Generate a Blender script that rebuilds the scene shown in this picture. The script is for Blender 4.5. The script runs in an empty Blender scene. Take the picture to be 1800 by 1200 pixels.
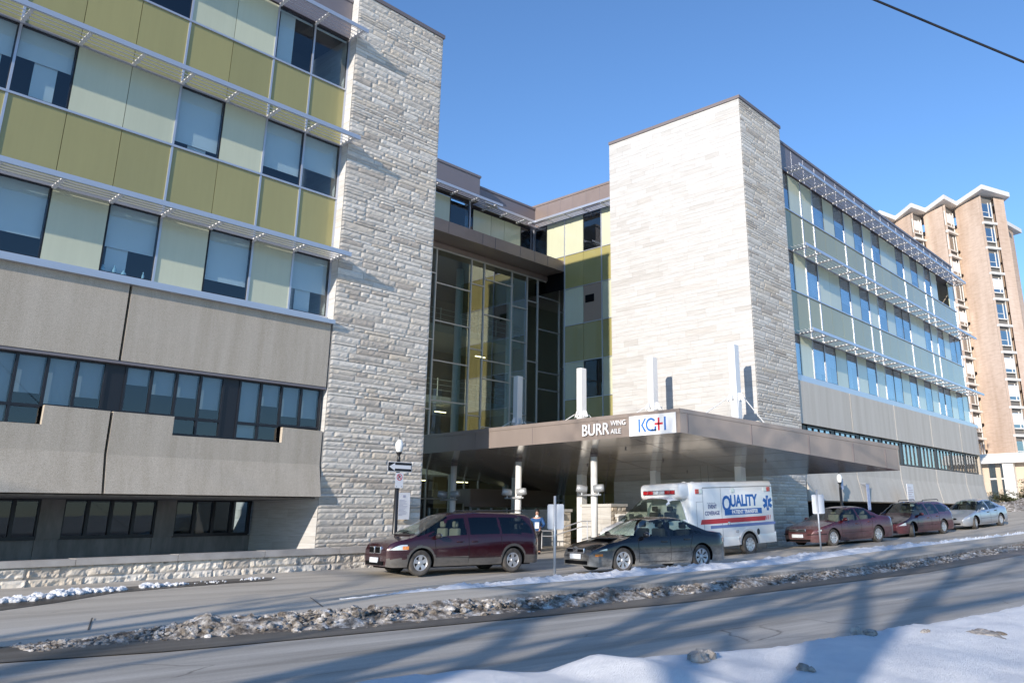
import bpy, bmesh, math, random
from mathutils import Vector, Matrix, noise
R=math.radians
rnd=random.Random(7)
SC=bpy.context.scene; COL=SC.collection
# ---------------------------------------------------------------- camera
cd=bpy.data.cameras.new('camera'); cam=bpy.data.objects.new('camera',cd); COL.objects.link(cam)
XA=Vector((0.63580313,-0.77181398,-0.00758717)); YA=-Vector((0.20506956,0.17839196,-0.96235273)); ZA=-Vector((0.74411078,0.61031098,0.27169772))
cam.matrix_world=Matrix(((XA.x,YA.x,ZA.x,0),(XA.y,YA.y,ZA.y,0),(XA.z,YA.z,ZA.z,0),(0,0,0,1)))
cd.sensor_width=36; cd.lens=28.37; cd.shift_x=-0.07999; cd.shift_y=-0.0521; cd.clip_end=3000; cd.clip_start=.05
SC.camera=cam
# ---------------------------------------------------------------- light
SUN=Vector((0.933,0.225,-0.285)).normalized()
EL=math.asin(-SUN.z); ROT=math.atan2(-SUN.x,-SUN.y)%(2*math.pi)
w=bpy.data.worlds.new('World'); SC.world=w; w.use_nodes=True
nt=w.node_tree; nt.nodes.clear()
sky=nt.nodes.new('ShaderNodeTexSky'); sky.sky_type='NISHITA'; sky.sun_disc=False; sky.sun_elevation=EL; sky.sun_rotation=ROT
sky.altitude=0; sky.air_density=1.0; sky.dust_density=0.0; sky.ozone_density=4.0
bg=nt.nodes.new('ShaderNodeBackground'); bg.inputs[1].default_value=0.13
wo=nt.nodes.new('ShaderNodeOutputWorld'); tn=nt.nodes.new('ShaderNodeMix'); tn.data_type='RGBA'; tn.blend_type='MULTIPLY'; tn.inputs[0].default_value=1; tn.inputs[7].default_value=(.85,.955,1.07,1); nt.links.new(sky.outputs[0],tn.inputs[6]); nt.links.new(tn.outputs[2],bg.inputs[0]); nt.links.new(bg.outputs[0],wo.inputs[0])
sd=bpy.data.lights.new('sun','SUN'); sd.energy=3.4; sd.angle=R(.53); sd.color=(1,.90,.78)
so=bpy.data.objects.new('sun',sd); COL.objects.link(so); so.rotation_euler=SUN.to_track_quat('-Z','Y').to_euler()
SC.view_settings.view_transform='Standard'; SC.view_settings.look='None'; SC.view_settings.exposure=0.76; SC.view_settings.gamma=1
try: SC.cycles.max_bounces=8; SC.cycles.transparent_max_bounces=16; SC.cycles.use_denoising=True
except Exception: pass
# ---------------------------------------------------------------- helpers
def smooth(t): t=max(0,min(1,t)); return t*t*(3-2*t)
def interp(x,P):
    if x<=P[0][0]: return P[0][1]
    for (a,b),(c,d) in zip(P,P[1:]):
        if x<=c: return b+(d-b)*(x-a)/(c-a) if c>a else d
    return P[-1][1]
GP=[(22,-1.64),(33,-1.36),(40,-1.18),(46,-.9),(55,-.4),(70,.3),(90,1.0)]
def zg(x,y): 
    return interp(x,GP)+.2*smooth((18.5-y)/5)+.045*max(0,min(3.8,y-18.5))
MATS={}
def mat(name,col=(.5,.5,.5),rough=.6,metal=0,spec=.5,coat=0,build=None):
    if name in MATS: return MATS[name]
    m=bpy.data.materials.new(name); m.use_nodes=True; N=m.node_tree.nodes; L=m.node_tree.links
    b=N['Principled BSDF']; b.inputs['Base Color'].default_value=(*col,1); b.inputs['Roughness'].default_value=rough
    b.inputs['Metallic'].default_value=metal; b.inputs['Specular IOR Level'].default_value=spec; b.inputs['Coat Weight'].default_value=coat
    if build: build(m,N,L,b)
    MATS[name]=m; return m
def nd(N,t,**k):
    n=N.new(t)
    for a,v in k.items():
        if a.startswith('i_'): n.inputs[a[2:].replace('_',' ')].default_value=v
        else: setattr(n,a,v)
    return n
def ramp(N,pts):
    r=N.new('ShaderNodeValToRGB'); e=r.color_ramp.elements
    while len(e)<len(pts): e.new(.5)
    for q,(p,c) in zip(e,pts): q.position=p; q.color=(*c,1) if len(c)==3 else c
    return r
def objco(N,L,scale=(1,1,1)):
    tc=N.new('ShaderNodeTexCoord'); mp=N.new('ShaderNodeMapping'); mp.inputs['Scale'].default_value=scale
    L.new(tc.outputs['Object'],mp.inputs[0]); return mp.outputs[0]
def mix(N,L,f,a,b,mode='MIX'):
    m=N.new('ShaderNodeMix'); m.data_type='RGBA'; m.blend_type=mode
    if hasattr(f,'links') or hasattr(f,'is_linked'): L.new(f,m.inputs[0])
    else: m.inputs[0].default_value=f
    for v,i in ((a,6),(b,7)):
        if isinstance(v,tuple): m.inputs[i].default_value=(*v,1) if len(v)==3 else v
        else: L.new(v,m.inputs[i])
    return m.outputs[2]
def bump(N,L,b,h,strength=.3,dist=.02):
    bp=N.new('ShaderNodeBump'); bp.inputs['Strength'].default_value=strength; bp.inputs['Distance'].default_value=dist
    L.new(h,bp.inputs['Height']); L.new(bp.outputs[0],b.inputs['Normal'])
def noi(N,L,v,scale,detail=4,rough=.6):
    n=N.new('ShaderNodeTexNoise'); n.inputs['Scale'].default_value=scale; n.inputs['Detail'].default_value=detail; n.inputs['Roughness'].default_value=rough
    L.new(v,n.inputs['Vector']); return n.outputs[0]
def noisy(c1,c2,scale,rough=.7,sc=(1,1,1),bmp=.3,bs=None,dist=.01,detail=5):
    def f(m,N,L,b):
        v=objco(N,L,sc); n=noi(N,L,v,scale,detail); r=ramp(N,[(.3,c1),(.7,c2)]); L.new(n,r.inputs[0]); L.new(r.outputs[0],b.inputs['Base Color'])
        if bmp: bump(N,L,b,noi(N,L,v,bs or scale*4,3),bmp,dist)
    return f
class MB:
    def __init__(s): s.v=[]; s.f=[]; s.m=[]
    def add(s,vs,fs,mi=0):
        o=len(s.v); s.v+= [tuple(q) for q in vs]; s.f+=[tuple(i+o for i in f) for f in fs]; s.m+=[mi]*len(fs); return s
    def box(s,x0,y0,z0,x1,y1,z1,mi=0):
        if x0>x1:x0,x1=x1,x0
        if y0>y1:y0,y1=y1,y0
        if z0>z1:z0,z1=z1,z0
        return s.add([(x0,y0,z0),(x1,y0,z0),(x1,y1,z0),(x0,y1,z0),(x0,y0,z1),(x1,y0,z1),(x1,y1,z1),(x0,y1,z1)],
          [(3,2,1,0),(4,5,6,7),(0,1,5,4),(1,2,6,5),(2,3,7,6),(3,0,4,7)],mi)
    def bbox(s,x0,y0,z0,x1,y1,z1,r=.02,mi=0):      # box with bevelled edges
        bm=bmesh.new(); bmesh.ops.create_cube(bm,size=1)
        for q in bm.verts: q.co=Vector(((x0+x1)/2+q.co.x*abs(x1-x0),(y0+y1)/2+q.co.y*abs(y1-y0),(z0+z1)/2+q.co.z*abs(z1-z0)))
        bmesh.ops.bevel(bm,geom=bm.edges[:],offset=r,segments=3,affect='EDGES',profile=.5)
        bm.verts.index_update(); s.add([q.co for q in bm.verts],[[q.index for q in f.verts] for f in bm.faces],mi); bm.free(); return s
    def quad(s,a,b,c,d,mi=0): return s.add([a,b,c,d],[(0,1,2,3)],mi)
    def prism(s,poly,fn,d0,d1,mi=0):               # poly 2D, fn(a,b,d)->3D
        n=len(poly); vs=[fn(a,b,d0) for a,b in poly]+[fn(a,b,d1) for a,b in poly]
        fs=[tuple(range(n)),tuple(range(2*n-1,n-1,-1))]+[(i,n+i,n+(i+1)%n,(i+1)%n) for i in range(n)]
        return s.add(vs,fs,mi)
    def tube(s,pts,r,n=8,mi=0,cap=True):
        pts=[Vector(p) for p in pts]; rs=r if isinstance(r,(list,tuple)) else [r]*len(pts); o=[]; vs=[]
        up=Vector((0,0,1))
        for i,p in enumerate(pts):
            d=(pts[min(i+1,len(pts)-1)]-pts[max(i-1,0)]).normalized()
            a=d.cross(up); a=a.normalized() if a.length>.05 else d.cross(Vector((1,0,0))).normalized()
            b=d.cross(a).normalized()
            vs+=[p+rs[i]*(math.cos(2*math.pi*k/n)*a+math.sin(2*math.pi*k/n)*b) for k in range(n)]
        fs=[(i*n+k,i*n+(k+1)%n,(i+1)*n+(k+1)%n,(i+1)*n+k) for i in range(len(pts)-1) for k in range(n)]
        if cap: fs+=[tuple(range(n-1,-1,-1)),tuple((len(pts)-1)*n+k for k in range(n))]
        return s.add(vs,fs,mi)
    def lathe(s,prof,c=(0,0,0),n=24,axis='z',mi=0):
        vs=[];
        for r,h in prof:
            for k in range(n):
                a=2*math.pi*k/n; x,y=r*math.cos(a),r*math.sin(a)
                p=(x,y,h) if axis=='z' else ((x,h,y) if axis=='y' else (h,x,y))
                vs.append((p[0]+c[0],p[1]+c[1],p[2]+c[2]))
        fs=[(i*n+k,i*n+(k+1)%n,(i+1)*n+(k+1)%n,(i+1)*n+k) for i in range(len(prof)-1) for k in range(n)]
        return s.add(vs,fs,mi)
    def ell(s,c,r,n=14,m=8,mi=0):
        pr=[(max(1e-4,math.sin(math.pi*i/m)),-math.cos(math.pi*i/m)) for i in range(m+1)]
        t=MB().lathe(pr,n=n); return s.add([(c[0]+q[0]*r[0],c[1]+q[1]*r[1],c[2]+q[2]*r[2]) for q in t.v],t.f,mi)
    def grid(s,P,mi=0):
        n=len(P[0]); return s.add([q for r in P for q in r],[(i*n+j,(i+1)*n+j,(i+1)*n+j+1,i*n+j+1) for i in range(len(P)-1) for j in range(n-1)],mi)
    def build(s,name,mats,parent=None,sm=False,loc=None):
        me=bpy.data.meshes.new(name); me.from_pydata(s.v,[],s.f)
        for m in (mats if isinstance(mats,list) else [mats]): me.materials.append(m)
        me.polygons.foreach_set('material_index',s.m)
        if sm: me.polygons.foreach_set('use_smooth',[True]*len(s.f))
        bm=bmesh.new(); bm.from_mesh(me); bmesh.ops.recalc_face_normals(bm,faces=bm.faces[:]); bm.to_mesh(me); bm.free()
        o=bpy.data.objects.new(name,me); COL.objects.link(o)
        if parent: o.parent=parent
        if loc: o.location=loc
        return o
def tag(o,label,cat,group=None,kind=None):
    if label: o['label']=label
    if cat: o['category']=cat
    if group: o['group']=group
    if kind: o['kind']=kind
    return o
def empty(name,label,cat,loc=(0,0,0),rz=0,group=None):
    o=bpy.data.objects.new(name,None); COL.objects.link(o); o.location=loc; o.rotation_euler=(0,0,rz); o.empty_display_size=.2
    return tag(o,label,cat,group)
def struct(o): o['kind']='structure'; return o
def sub(name,mats,parent,sm=False):
    pass
def text(body,size,name,m,parent,M,ext=.004,sx=1,align='LEFT',bold=0,shear=0):
    cu=bpy.data.curves.new(name,'FONT'); cu.body=body; cu.size=size; cu.extrude=ext; cu.align_x=align; cu.offset=bold; cu.shear=shear; cu.resolution_u=3
    t=bpy.data.objects.new(name+'_c',cu); COL.objects.link(t)
    dg=bpy.context.evaluated_depsgraph_get(); me=bpy.data.meshes.new_from_object(t.evaluated_get(dg))
    bpy.data.objects.remove(t); me.transform(M@Matrix.Diagonal((sx,1,1,1))); me.materials.clear(); me.materials.append(m)
    o=bpy.data.objects.new(name,me); COL.objects.link(o); o.parent=parent; return o
def frame(o,r,u,n):                                 # matrix with x=r, y=u, z=n
    r,u,n=Vector(r),Vector(u),Vector(n); return Matrix(((r.x,u.x,n.x,o[0]),(r.y,u.y,n.y,o[1]),(r.z,u.z,n.z,o[2]),(0,0,0,1)))
# ---------------------------------------------------------------- materials
def f_stone(dark):
    def f(m,N,L,b):
        g=N.new('ShaderNodeNewGeometry'); r=ramp(N,[(0,(.53,.46,.385)),(.2,(.64,.58,.50)),(.5,(.73,.67,.585)),(.72,(.79,.735,.65)),(.9,(.70,.60,.475)),(1,(.83,.785,.71))])
        L.new(g.outputs['Random Per Island'],r.inputs[0]); v=objco(N,L,(1,1,2.5)); n=noi(N,L,v,6,6); q=ramp(N,[(.25,(.76,.76,.76)),(.7,(1.05,1.05,1.05))]); L.new(n,q.inputs[0])
        L.new(mix(N,L,dark,r.outputs[0],q.outputs[0],'MULTIPLY'),b.inputs['Base Color'])
        bump(N,L,b,noi(N,L,objco(N,L),45,4),.45,.010)
    return f
M_STONE=mat('split_face_stone',rough=.85,spec=.25,build=f_stone(1.0))
def f_sawn(m,N,L,b):
    g=N.new('ShaderNodeNewGeometry'); r=ramp(N,[(0,(.49,.477,.458)),(.1,(.535,.527,.513)),(.5,(.565,.56,.55)),(.9,(.58,.576,.567)),(.97,(.52,.503,.48)),(1,(.605,.60,.592))])
    L.new(g.outputs['Random Per Island'],r.inputs[0]); v=objco(N,L,(.6,.6,9)); n=noi(N,L,v,2.2,5); q=ramp(N,[(.3,(.83,.82,.80)),(.62,(1.0,1.0,1.0))]); L.new(n,q.inputs[0])
    L.new(mix(N,L,1.0,r.outputs[0],q.outputs[0],'MULTIPLY'),b.inputs['Base Color']); bump(N,L,b,noi(N,L,objco(N,L),40,4),.2,.004)
M_SAWN=mat('sawn_stone',rough=.8,spec=.25,build=f_sawn)
M_MORTAR=mat('mortar',(.42,.39,.36),.95)
def f_conc(m,N,L,b):
    v=objco(N,L); a=noi(N,L,v,95,3); r=ramp(N,[(.36,(.32,.275,.22)),(.5,(.53,.468,.385)),(.66,(.68,.61,.515))]); L.new(a,r.inputs[0])
    s=noi(N,L,objco(N,L,(2.0,2.0,.16)),1.3,6,.65); q=ramp(N,[(.36,(.87,.86,.84)),(.6,(1,1,1))]); L.new(s,q.inputs[0])
    L.new(mix(N,L,1.0,r.outputs[0],q.outputs[0],'MULTIPLY'),b.inputs['Base Color']); bump(N,L,b,a,.35,.006)
M_CONC=mat('exposed_aggregate_concrete',rough=.88,spec=.2,build=f_conc)
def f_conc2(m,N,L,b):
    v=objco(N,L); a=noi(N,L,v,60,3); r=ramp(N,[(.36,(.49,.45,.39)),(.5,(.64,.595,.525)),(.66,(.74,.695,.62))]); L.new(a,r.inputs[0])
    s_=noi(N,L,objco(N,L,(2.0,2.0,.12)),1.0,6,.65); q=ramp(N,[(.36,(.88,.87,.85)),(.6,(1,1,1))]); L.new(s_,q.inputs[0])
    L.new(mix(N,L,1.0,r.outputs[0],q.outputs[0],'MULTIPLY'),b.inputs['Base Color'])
M_CONC2=mat('brightened_precast_concrete',rough=.88,spec=.2,build=f_conc2)  # left-wing precast made paler: the right wing's brightness is painted into the colour
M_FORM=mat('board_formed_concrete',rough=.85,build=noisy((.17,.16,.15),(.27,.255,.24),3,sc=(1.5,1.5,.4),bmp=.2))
M_ALU=mat('silver_aluminium',(.55,.57,.62),.34,.55)
M_ALUW=mat('white_aluminium',(.80,.80,.80),.4,.1)
M_WHITE=mat('white_painted_steel',(.80,.80,.79),.4)
M_DARK=mat('dark_frame',(.012,.013,.018),.4)
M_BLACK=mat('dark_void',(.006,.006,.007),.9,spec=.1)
M_BLIND2=mat('grey_blind',(.36,.38,.40),.8)
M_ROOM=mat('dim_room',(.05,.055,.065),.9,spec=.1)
M_BROWN=mat('bronze_panel',(.26,.205,.18),.38,.15,build=noisy((.25,.195,.17),(.28,.22,.195),1.5,bmp=0))
M_BROWN2=mat('brown_roof_panel',(.22,.195,.205),.45,.2)
M_CAP=mat('roof_flashing',(.20,.17,.17),.5,.2)
def f_spand(c):
    def f(m,N,L,b):
        v=objco(N,L,(1,1,.3)); n=noi(N,L,v,.9,3); r=ramp(N,[(.3,tuple(x*.93 for x in c)),(.7,c)]); L.new(n,r.inputs[0])
        oi=N.new('ShaderNodeObjectInfo'); q=ramp(N,[(0,(.90,.91,.90)),(1,(1.04,1.03,1.0))]); L.new(oi.outputs['Random'],q.inputs[0])
        dr=noi(N,L,objco(N,L,(5,5,.25)),1.6,5); q2=ramp(N,[(.3,(.965,.965,.96)),(.6,(1,1,1))]); L.new(dr,q2.inputs[0])
        L.new(mix(N,L,1.0,mix(N,L,1.0,r.outputs[0],q.outputs[0],'MULTIPLY'),q2.outputs[0],'MULTIPLY'),b.inputs['Base Color'])
        bump(N,L,b,noi(N,L,objco(N,L),.9,2),.06,.03)
    return f
M_OLIVE=mat('olive_glass_panel',rough=.22,coat=.6,build=f_spand((.365,.33,.135)))
M_PALE=mat('pale_green_glass_panel',rough=.22,coat=.6,build=f_spand((.60,.62,.465)))
M_BPAN=mat('tan_panel',(.33,.25,.19),.5)
M_BLIND=mat('window_blind',(.78,.80,.80),.8)
def f_glass(tint,ior,tr,deep=(0,0,0)):
    def f(m,N,L,b):
        N.remove(b); o=N['Material Output']; t=nd(N,'ShaderNodeBsdfTransparent'); t.inputs[0].default_value=(*tint,1); g=nd(N,'ShaderNodeBsdfGlossy'); g.inputs['Roughness'].default_value=.015
        g.inputs[0].default_value=(.95,.98,1,1)
        fr=nd(N,'ShaderNodeFresnel'); fr.inputs[0].default_value=ior; mx=nd(N,'ShaderNodeMixShader')
        # slight pane waviness
        bp=N.new('ShaderNodeBump'); bp.inputs['Strength'].default_value=.05; bp.inputs['Distance'].default_value=.02; L.new(noi(N,L,objco(N,L),.8,1),bp.inputs['Height']); L.new(bp.outputs[0],g.inputs['Normal'])
        gm=nd(N,'ShaderNodeNewGeometry'); iv=nd(N,'ShaderNodeMath',operation='SUBTRACT'); iv.inputs[0].default_value=1; L.new(gm.outputs['Backfacing'],iv.inputs[1])
        ml=nd(N,'ShaderNodeMath',operation='MULTIPLY'); L.new(fr.outputs[0],ml.inputs[0]); L.new(iv.outputs[0],ml.inputs[1]); L.new(ml.outputs[0],mx.inputs[0]); L.new(t.outputs[0],mx.inputs[1]); L.new(g.outputs[0],mx.inputs[2]); L.new(mx.outputs[0],o.inputs[0])
    return f
M_GLASS=mat('window_glass',build=f_glass((.84,.90,.92),1.85,0))
M_GLASSL=mat('low_window_glass',build=f_glass((.70,.78,.82),1.42,0))
M_GLASSR=mat('reflective_glass',build=f_glass((.62,.70,.76),6.0,0))
M_LOBBY=mat('lobby_glass',build=f_glass((.72,.79,.75),2.9,0))
M_CARGLASS=mat('car_glass',build=f_glass((.55,.62,.58),1.6,0))
M_CARTINT=mat('tinted_car_glass',build=f_glass((.06,.07,.08),1.65,0))
# ---------------------------------------------------------------- ground
def sheet(name,xs,ys,zf,m,sm=True):
    return MB().grid([[(x,y,zf(x,y)) for y in ys] for x in xs]).build(name,m,sm=sm)
def frange(a,b,s):
    n=max(1,int(round((b-a)/s))); return [a+(b-a)*i/n for i in range(n+1)]
def f_pave(c1,c2,c3,ang=-.15,streak=.6,crack=True):
    def f(m,N,L,b):
        tc=N.new('ShaderNodeTexCoord'); mp=N.new('ShaderNodeMapping'); mp.inputs['Rotation'].default_value=(0,0,-ang); L.new(tc.outputs['Object'],mp.inputs[0])
        m2=N.new('ShaderNodeMapping'); m2.inputs['Scale'].default_value=(.12,1.3,1); L.new(mp.outputs[0],m2.inputs[0])
        s=noi(N,L,m2.outputs[0],1.4,7,.62); r=ramp(N,[(.32,c1),(.5,c2),(.7,c3)]); L.new(s,r.inputs[0])
        f1=noi(N,L,tc.outputs['Object'],38,6,.8); q=ramp(N,[(.3,(.78,.78,.78)),(.7,(1.1,1.1,1.1))]); L.new(f1,q.inputs[0])
        c=mix(N,L,.8,r.outputs[0],q.outputs[0],'MULTIPLY')
        if crack:
            mm=N.new('ShaderNodeMapping'); mm.inputs['Scale'].default_value=(.22,.6,1); L.new(mp.outputs[0],mm.inputs[0])
            vz=N.new('ShaderNodeTexVoronoi'); vz.feature='DISTANCE_TO_EDGE'; vz.inputs['Scale'].default_value=1.0
            nz=N.new('ShaderNodeTexNoise'); nz.inputs['Scale'].default_value=2.5; nz.inputs['Detail'].default_value=6; L.new(mm.outputs[0],nz.inputs['Vector'])
            ad=mix(N,L,.12,mm.outputs[0],nz.outputs[1],'ADD'); L.new(ad,vz.inputs['Vector'])
            cr=ramp(N,[(.0,(.45,.44,.43)),(.006,(1,1,1))]); L.new(vz.outputs[0],cr.inputs[0])
            msk=ramp(N,[(.54,(0,0,0)),(.64,(1,1,1))]); L.new(noi(N,L,tc.outputs['Object'],.35,2),msk.inputs[0])
            c2_=mix(N,L,1.0,c,cr.outputs[0],'MULTIPLY'); c=mix(N,L,msk.outputs[0],c,c2_)
        L.new(c,b.inputs['Base Color']); bump(N,L,b,f1,.5,.006)
    return f
M_STREET=mat('salted_asphalt',rough=.75,spec=.4,build=f_pave((.27,.25,.218),(.41,.38,.335),(.57,.535,.475)))
M_DRIVE=mat('dry_salted_pavement',rough=.8,spec=.3,build=f_pave((.41,.37,.31),(.53,.48,.405),(.61,.56,.48)))
M_WALK=mat('concrete_walk',rough=.85,spec=.25,build=f_pave((.43,.39,.33),(.54,.495,.425),(.61,.565,.495),crack=False))
M_WET=mat('wet_slush_asphalt',rough=.5,build=f_pave((.07,.06,.05),(.11,.098,.085),(.19,.175,.155),crack=False))
M_KERB=mat('kerb_concrete',rough=.85,build=noisy((.22,.2,.18),(.36,.34,.31),8,bmp=.3))
def f_snow(m,N,L,b):
    v=objco(N,L); n=noi(N,L,v,2.2,6); r=ramp(N,[(.3,(.72,.74,.78)),(.6,(.86,.87,.89))]); L.new(n,r.inputs[0])
    L.new(r.outputs[0],b.inputs['Base Color']); bump(N,L,b,noi(N,L,objco(N,L,(1,2.2,1)),14,9,.8),.75,.05)
    b.inputs['Subsurface Weight'].default_value=0
M_SNOW=mat('snow',rough=.6,spec=.3,build=f_snow)
def f_dsnow(m,N,L,b):
    v=objco(N,L); n=noi(N,L,v,5,8,.7); r=ramp(N,[(.36,(.075,.062,.05)),(.47,(.22,.19,.16)),(.56,(.45,.42,.385)),(.66,(.78,.77,.76))]); L.new(n,r.inputs[0])
    L.new(r.outputs[0],b.inputs['Base Color']); bump(N,L,b,noi(N,L,v,22,6,.7),.8,.05)
M_DSNOW=mat('dirty_snow',rough=.75,spec=.3,build=f_dsnow)
M_BLDG_GROUND=mat('far_ground',rough=.9,build=noisy((.30,.29,.28),(.62,.63,.65),.25,bmp=.2))
xs=[-260,-120,-60,-30,-15]+frange(-8,60,.8)+[64,70,78,90,120,180,300,600]
ys=[-400,-200,-90,-40,-20,-10]+frange(-6,30,.6)+[36,50,80,140,300,600]
struct(sheet('ground',xs,ys,lambda x,y:zg(x,y)-.05,M_BLDG_GROUND))
def ribbon(name,near,far,off,m,n=6,step=.7,zf=None,x0=None,x1=None,sm=True):
    a=x0 if x0 is not None else near[0][0]; e=x1 if x1 is not None else near[-1][0]
    P=[]
    for x in frange(a,e,step):
        y0=interp(x,near); y1=interp(x,far)
        row=[]
        for k in range(n+1):
            y=y0+(y1-y0)*k/n; z=zg(x,y)+off
            if zf: z+=zf(x,y,k/n)
            row.append((x,y,z))
        P.append(row)
    return MB().grid(P).build(name,m,sm=sm)
K=.15
def vl(v,x0=-30,x1=75): return [(x0,v-K*x0),(x1,v-K*x1)]
struct(ribbon('street',vl(1.5,-60,80),vl(11.4,-60,80),0,M_STREET,24,1))
struct(ribbon('gutter',[(-40,16.8),(3.1,10.72),(4.6,9.98),(9,8.97),(12.3,8.2),(18.3,7.65),(28.9,6.5),(75,-.4)],[(-40,19.6),(3.4,12.6),(6,11.9),(9.8,10.2),(13.8,9.7),(20,8.9),(32,7.6),(75,1.1)],.012,M_WET,6,.5))
SWN=[(-40,19),(3.44,11.9),(6,11.8),(8.24,11.6),(11.06,10.85),(15.3,10.05),(22.8,9.25),(34.8,7.6),(75,1.6)]
STN=[(-40,19.7),(9,13.28),(11.03,12.55),(13.2,12.21),(15.5,11.8),(19.7,11.28),(22.6,11.08),(26.1,10.8),(29.8,10.28),(34.4,9.64),(75,3.6)]
STF=[(-40,19.8),(9.06,13.38),(11.56,13.1),(14.2,13.0),(17.2,12.95),(22.57,12.7),(25.3,12.3),(28.4,11.7),(31.4,10.8),(35.1,9.85),(75,3.7)]
WALL=[(-40,24.2),(6.4,22.42),(16.1,22.05),(19,23.3),(22,27.2),(36,27.2),(36.1,16.7),(66,16.7),(67,26),(75,26)]
struct(ribbon('driveway',STN,WALL,.012,M_DRIVE,26,.5))
struct(ribbon('sidewalk',SWN,STN,.02,M_WALK,6,.5,zf=lambda x,y,t:.09*smooth((x-8)/3)))
MB().grid([[(x,interp(x,SWN),zg(x,interp(x,SWN))-.02),(x,interp(x,SWN),zg(x,interp(x,SWN))+.02+.09*smooth((x-8)/3)),] for x in frange(3.5,74,.5)]).build('kerb',M_KERB)['kind']='structure'
M_JOINT=mat('dark_joint',(.07,.065,.06),.9)  # dark colour of the joint lines across the walk
jb=MB()
for x0,y0,x1,y1 in ((4.68,12.65,5.32,14.3),(8.2,12.6,8.95,14.2),(11.4,10.95,11.9,12.3),(14.3,10.3,14.9,11.9),(17.4,9.9,18.0,11.5),(20.5,9.6,21.1,11.2),(24,9.15,24.6,10.9),(28,8.6,28.6,10.5)):
    q=[]
    for t in frange(0,1,.1):
        x=x0+(x1-x0)*t;y=y0+(y1-y0)*t; z=zg(x,y)+.026+.09*smooth((x-8)/3); q.append([(x-.012,y,z),(x+.012,y,z)])
    jb.grid(q)
struct(jb.build('sidewalk_joint',M_JOINT))
# dark melted island along the wall
DN=[(4.2,18.2),(5.4,18.82),(6.5,19.33),(7.88,20.21),(9.19,20.4),(10.61,20.51),(11.78,20.5),(12.15,21.0)]
DF=[(4.2,19.2),(5.74,20.14),(6.44,20.48),(7.64,21.0),(9.7,21.3),(11.26,21.35),(12.0,21.25),(12.15,21.05)]
struct(ribbon('wet_strip',DN,DF,.022,M_WET,4,.25))
# ---------------------------------------------------------------- snow
def nz(x,y,z,s=1): return noise.noise(Vector((x*s,y*s,z*s)))
def chunk(mb,c,r,seed,flat=.7):
    bm=bmesh.new(); bmesh.ops.create_icosphere(bm,subdivisions=2 if r>.05 else 1,radius=1)
    for v in bm.verts:
        d=1+.55*nz(v.co.x+seed,v.co.y,v.co.z,1.3)+.25*nz(v.co.x,v.co.y+seed,v.co.z,3.1)
        v.co=Vector((c[0]+v.co.x*r*d,c[1]+v.co.y*r*d,c[2]+v.co.z*r*d*flat))
    bm.verts.index_update(); mb.add([q.co for q in bm.verts],[[q.index for q in f.verts] for f in bm.faces]); bm.free()
RC=[(-20,14.9),(3.6,11.6),(5.0,11.45),(7.1,10.75),(9.8,10.05),(13.8,9.4),(20.5,8.65),(32.8,7.3),(60,3.2)]
RH=[(3.2,.0),(4.3,.02),(4.9,.08),(5.6,.17),(6.2,.14),(7,.19),(8,.15),(9,.16),(10.5,.12),(12,.15),(14,.11),(16,.13),(20,.12),(30,.10),(60,.09)]
RW=[(3.2,.3),(5,.55),(7,.75),(10,.62),(14,.5),(30,.42),(60,.4)]
mb=MB(); P=[]
for x in frange(3.3,60,.05):
    yc=interp(x,RC); W=interp(x,RW); H=interp(x,RH); row=[]
    for k in range(21):
        t=k/20*2-1; y=yc+t*W; 
        h=H*max(0,1-abs(t)**2.2)*(.75+.7*nz(x,y,0,1.1)+.55*nz(x,y,3,3.5)+.4*nz(x,y,7,8))
        row.append((x,y,zg(x,y)+.0+max(0,h)+(-.03 if abs(t)==1 else .0)))
    P.append(row)
mb.grid(P)
for i in range(5200):
    x=3.6+rnd.random()**1.5*38; t=rnd.gauss(0,.5); t=max(-1.15,min(1.15,t)); yc=interp(x,RC); y=yc+t*interp(x,RW)
    h=interp(x,RH)*max(0,1-abs(t)**2)*.8; r=rnd.choice((.012,.018,.025,.03,.045))*(1.2 if x<11 else 1)
    if rnd.random()<.014 and x<11: r=rnd.uniform(.06,.095)
    if x<5.2: r*=.7
    chunk(mb,(x,y,zg(x,y)+h+r*.2),r,i*3.7)
tag(mb.build('dirty_snow_ridge',M_DSNOW,sm=False),'lumpy ridge of dirty ploughed snow along the street kerb','snow ridge',kind='stuff')
P=[]
for x in frange(9,42,.06):
    y0=interp(x,STN); y1=interp(x,STF); row=[]; W=max(.14,y1-y0); yc=(y0+y1)/2
    W*= (1 if x<29 else max(.3,1-(x-29)/14))*smooth((x-8.9)/1.2+.15)
    for k in range(13):
        t=k/12*2-1; y=yc+t*W/2; h=.15*smooth((x-9)/4+.25)*(1-abs(t)**2.5)*(.8+.5*nz(x,y,0,2)+.5*nz(x,y,5,7)+.3*nz(x,y,9,15))
        row.append((x,y,zg(x,y)+.04+max(0,h)+(-.06 if abs(t)==1 else 0)))
    P.append(row)
tag(MB().grid(P).build('snow_strip',M_SNOW,sm=True),'clean white snow strip between the sidewalk and the parking lane','snow strip',kind='stuff')
mb=MB()
for i in range(260):
    c=rnd.choice([(6.0,19.9,.6,.10),(6.6,20.3,.5,.11),(7.2,20.5,.6,.12),(7.9,20.6,.35,.09),(8.9,20.8,.3,.10),(9.3,20.85,.5,.07),(10.4,20.9,.5,.03),(11.5,20.95,.5,.05)])
    x=c[0]+rnd.gauss(0,c[2]*.4); y=c[1]+rnd.gauss(0,.09); r=c[3]*rnd.uniform(.25,.9); chunk(mb,(x,y,zg(x,y)+.03+r*.25),r,i*1.9,.75)
tag(mb.build('snow_clumps',M_SNOW),'small crusty snow clumps melting on the dark strip below the stone wall','snow clumps',kind='stuff')
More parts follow.
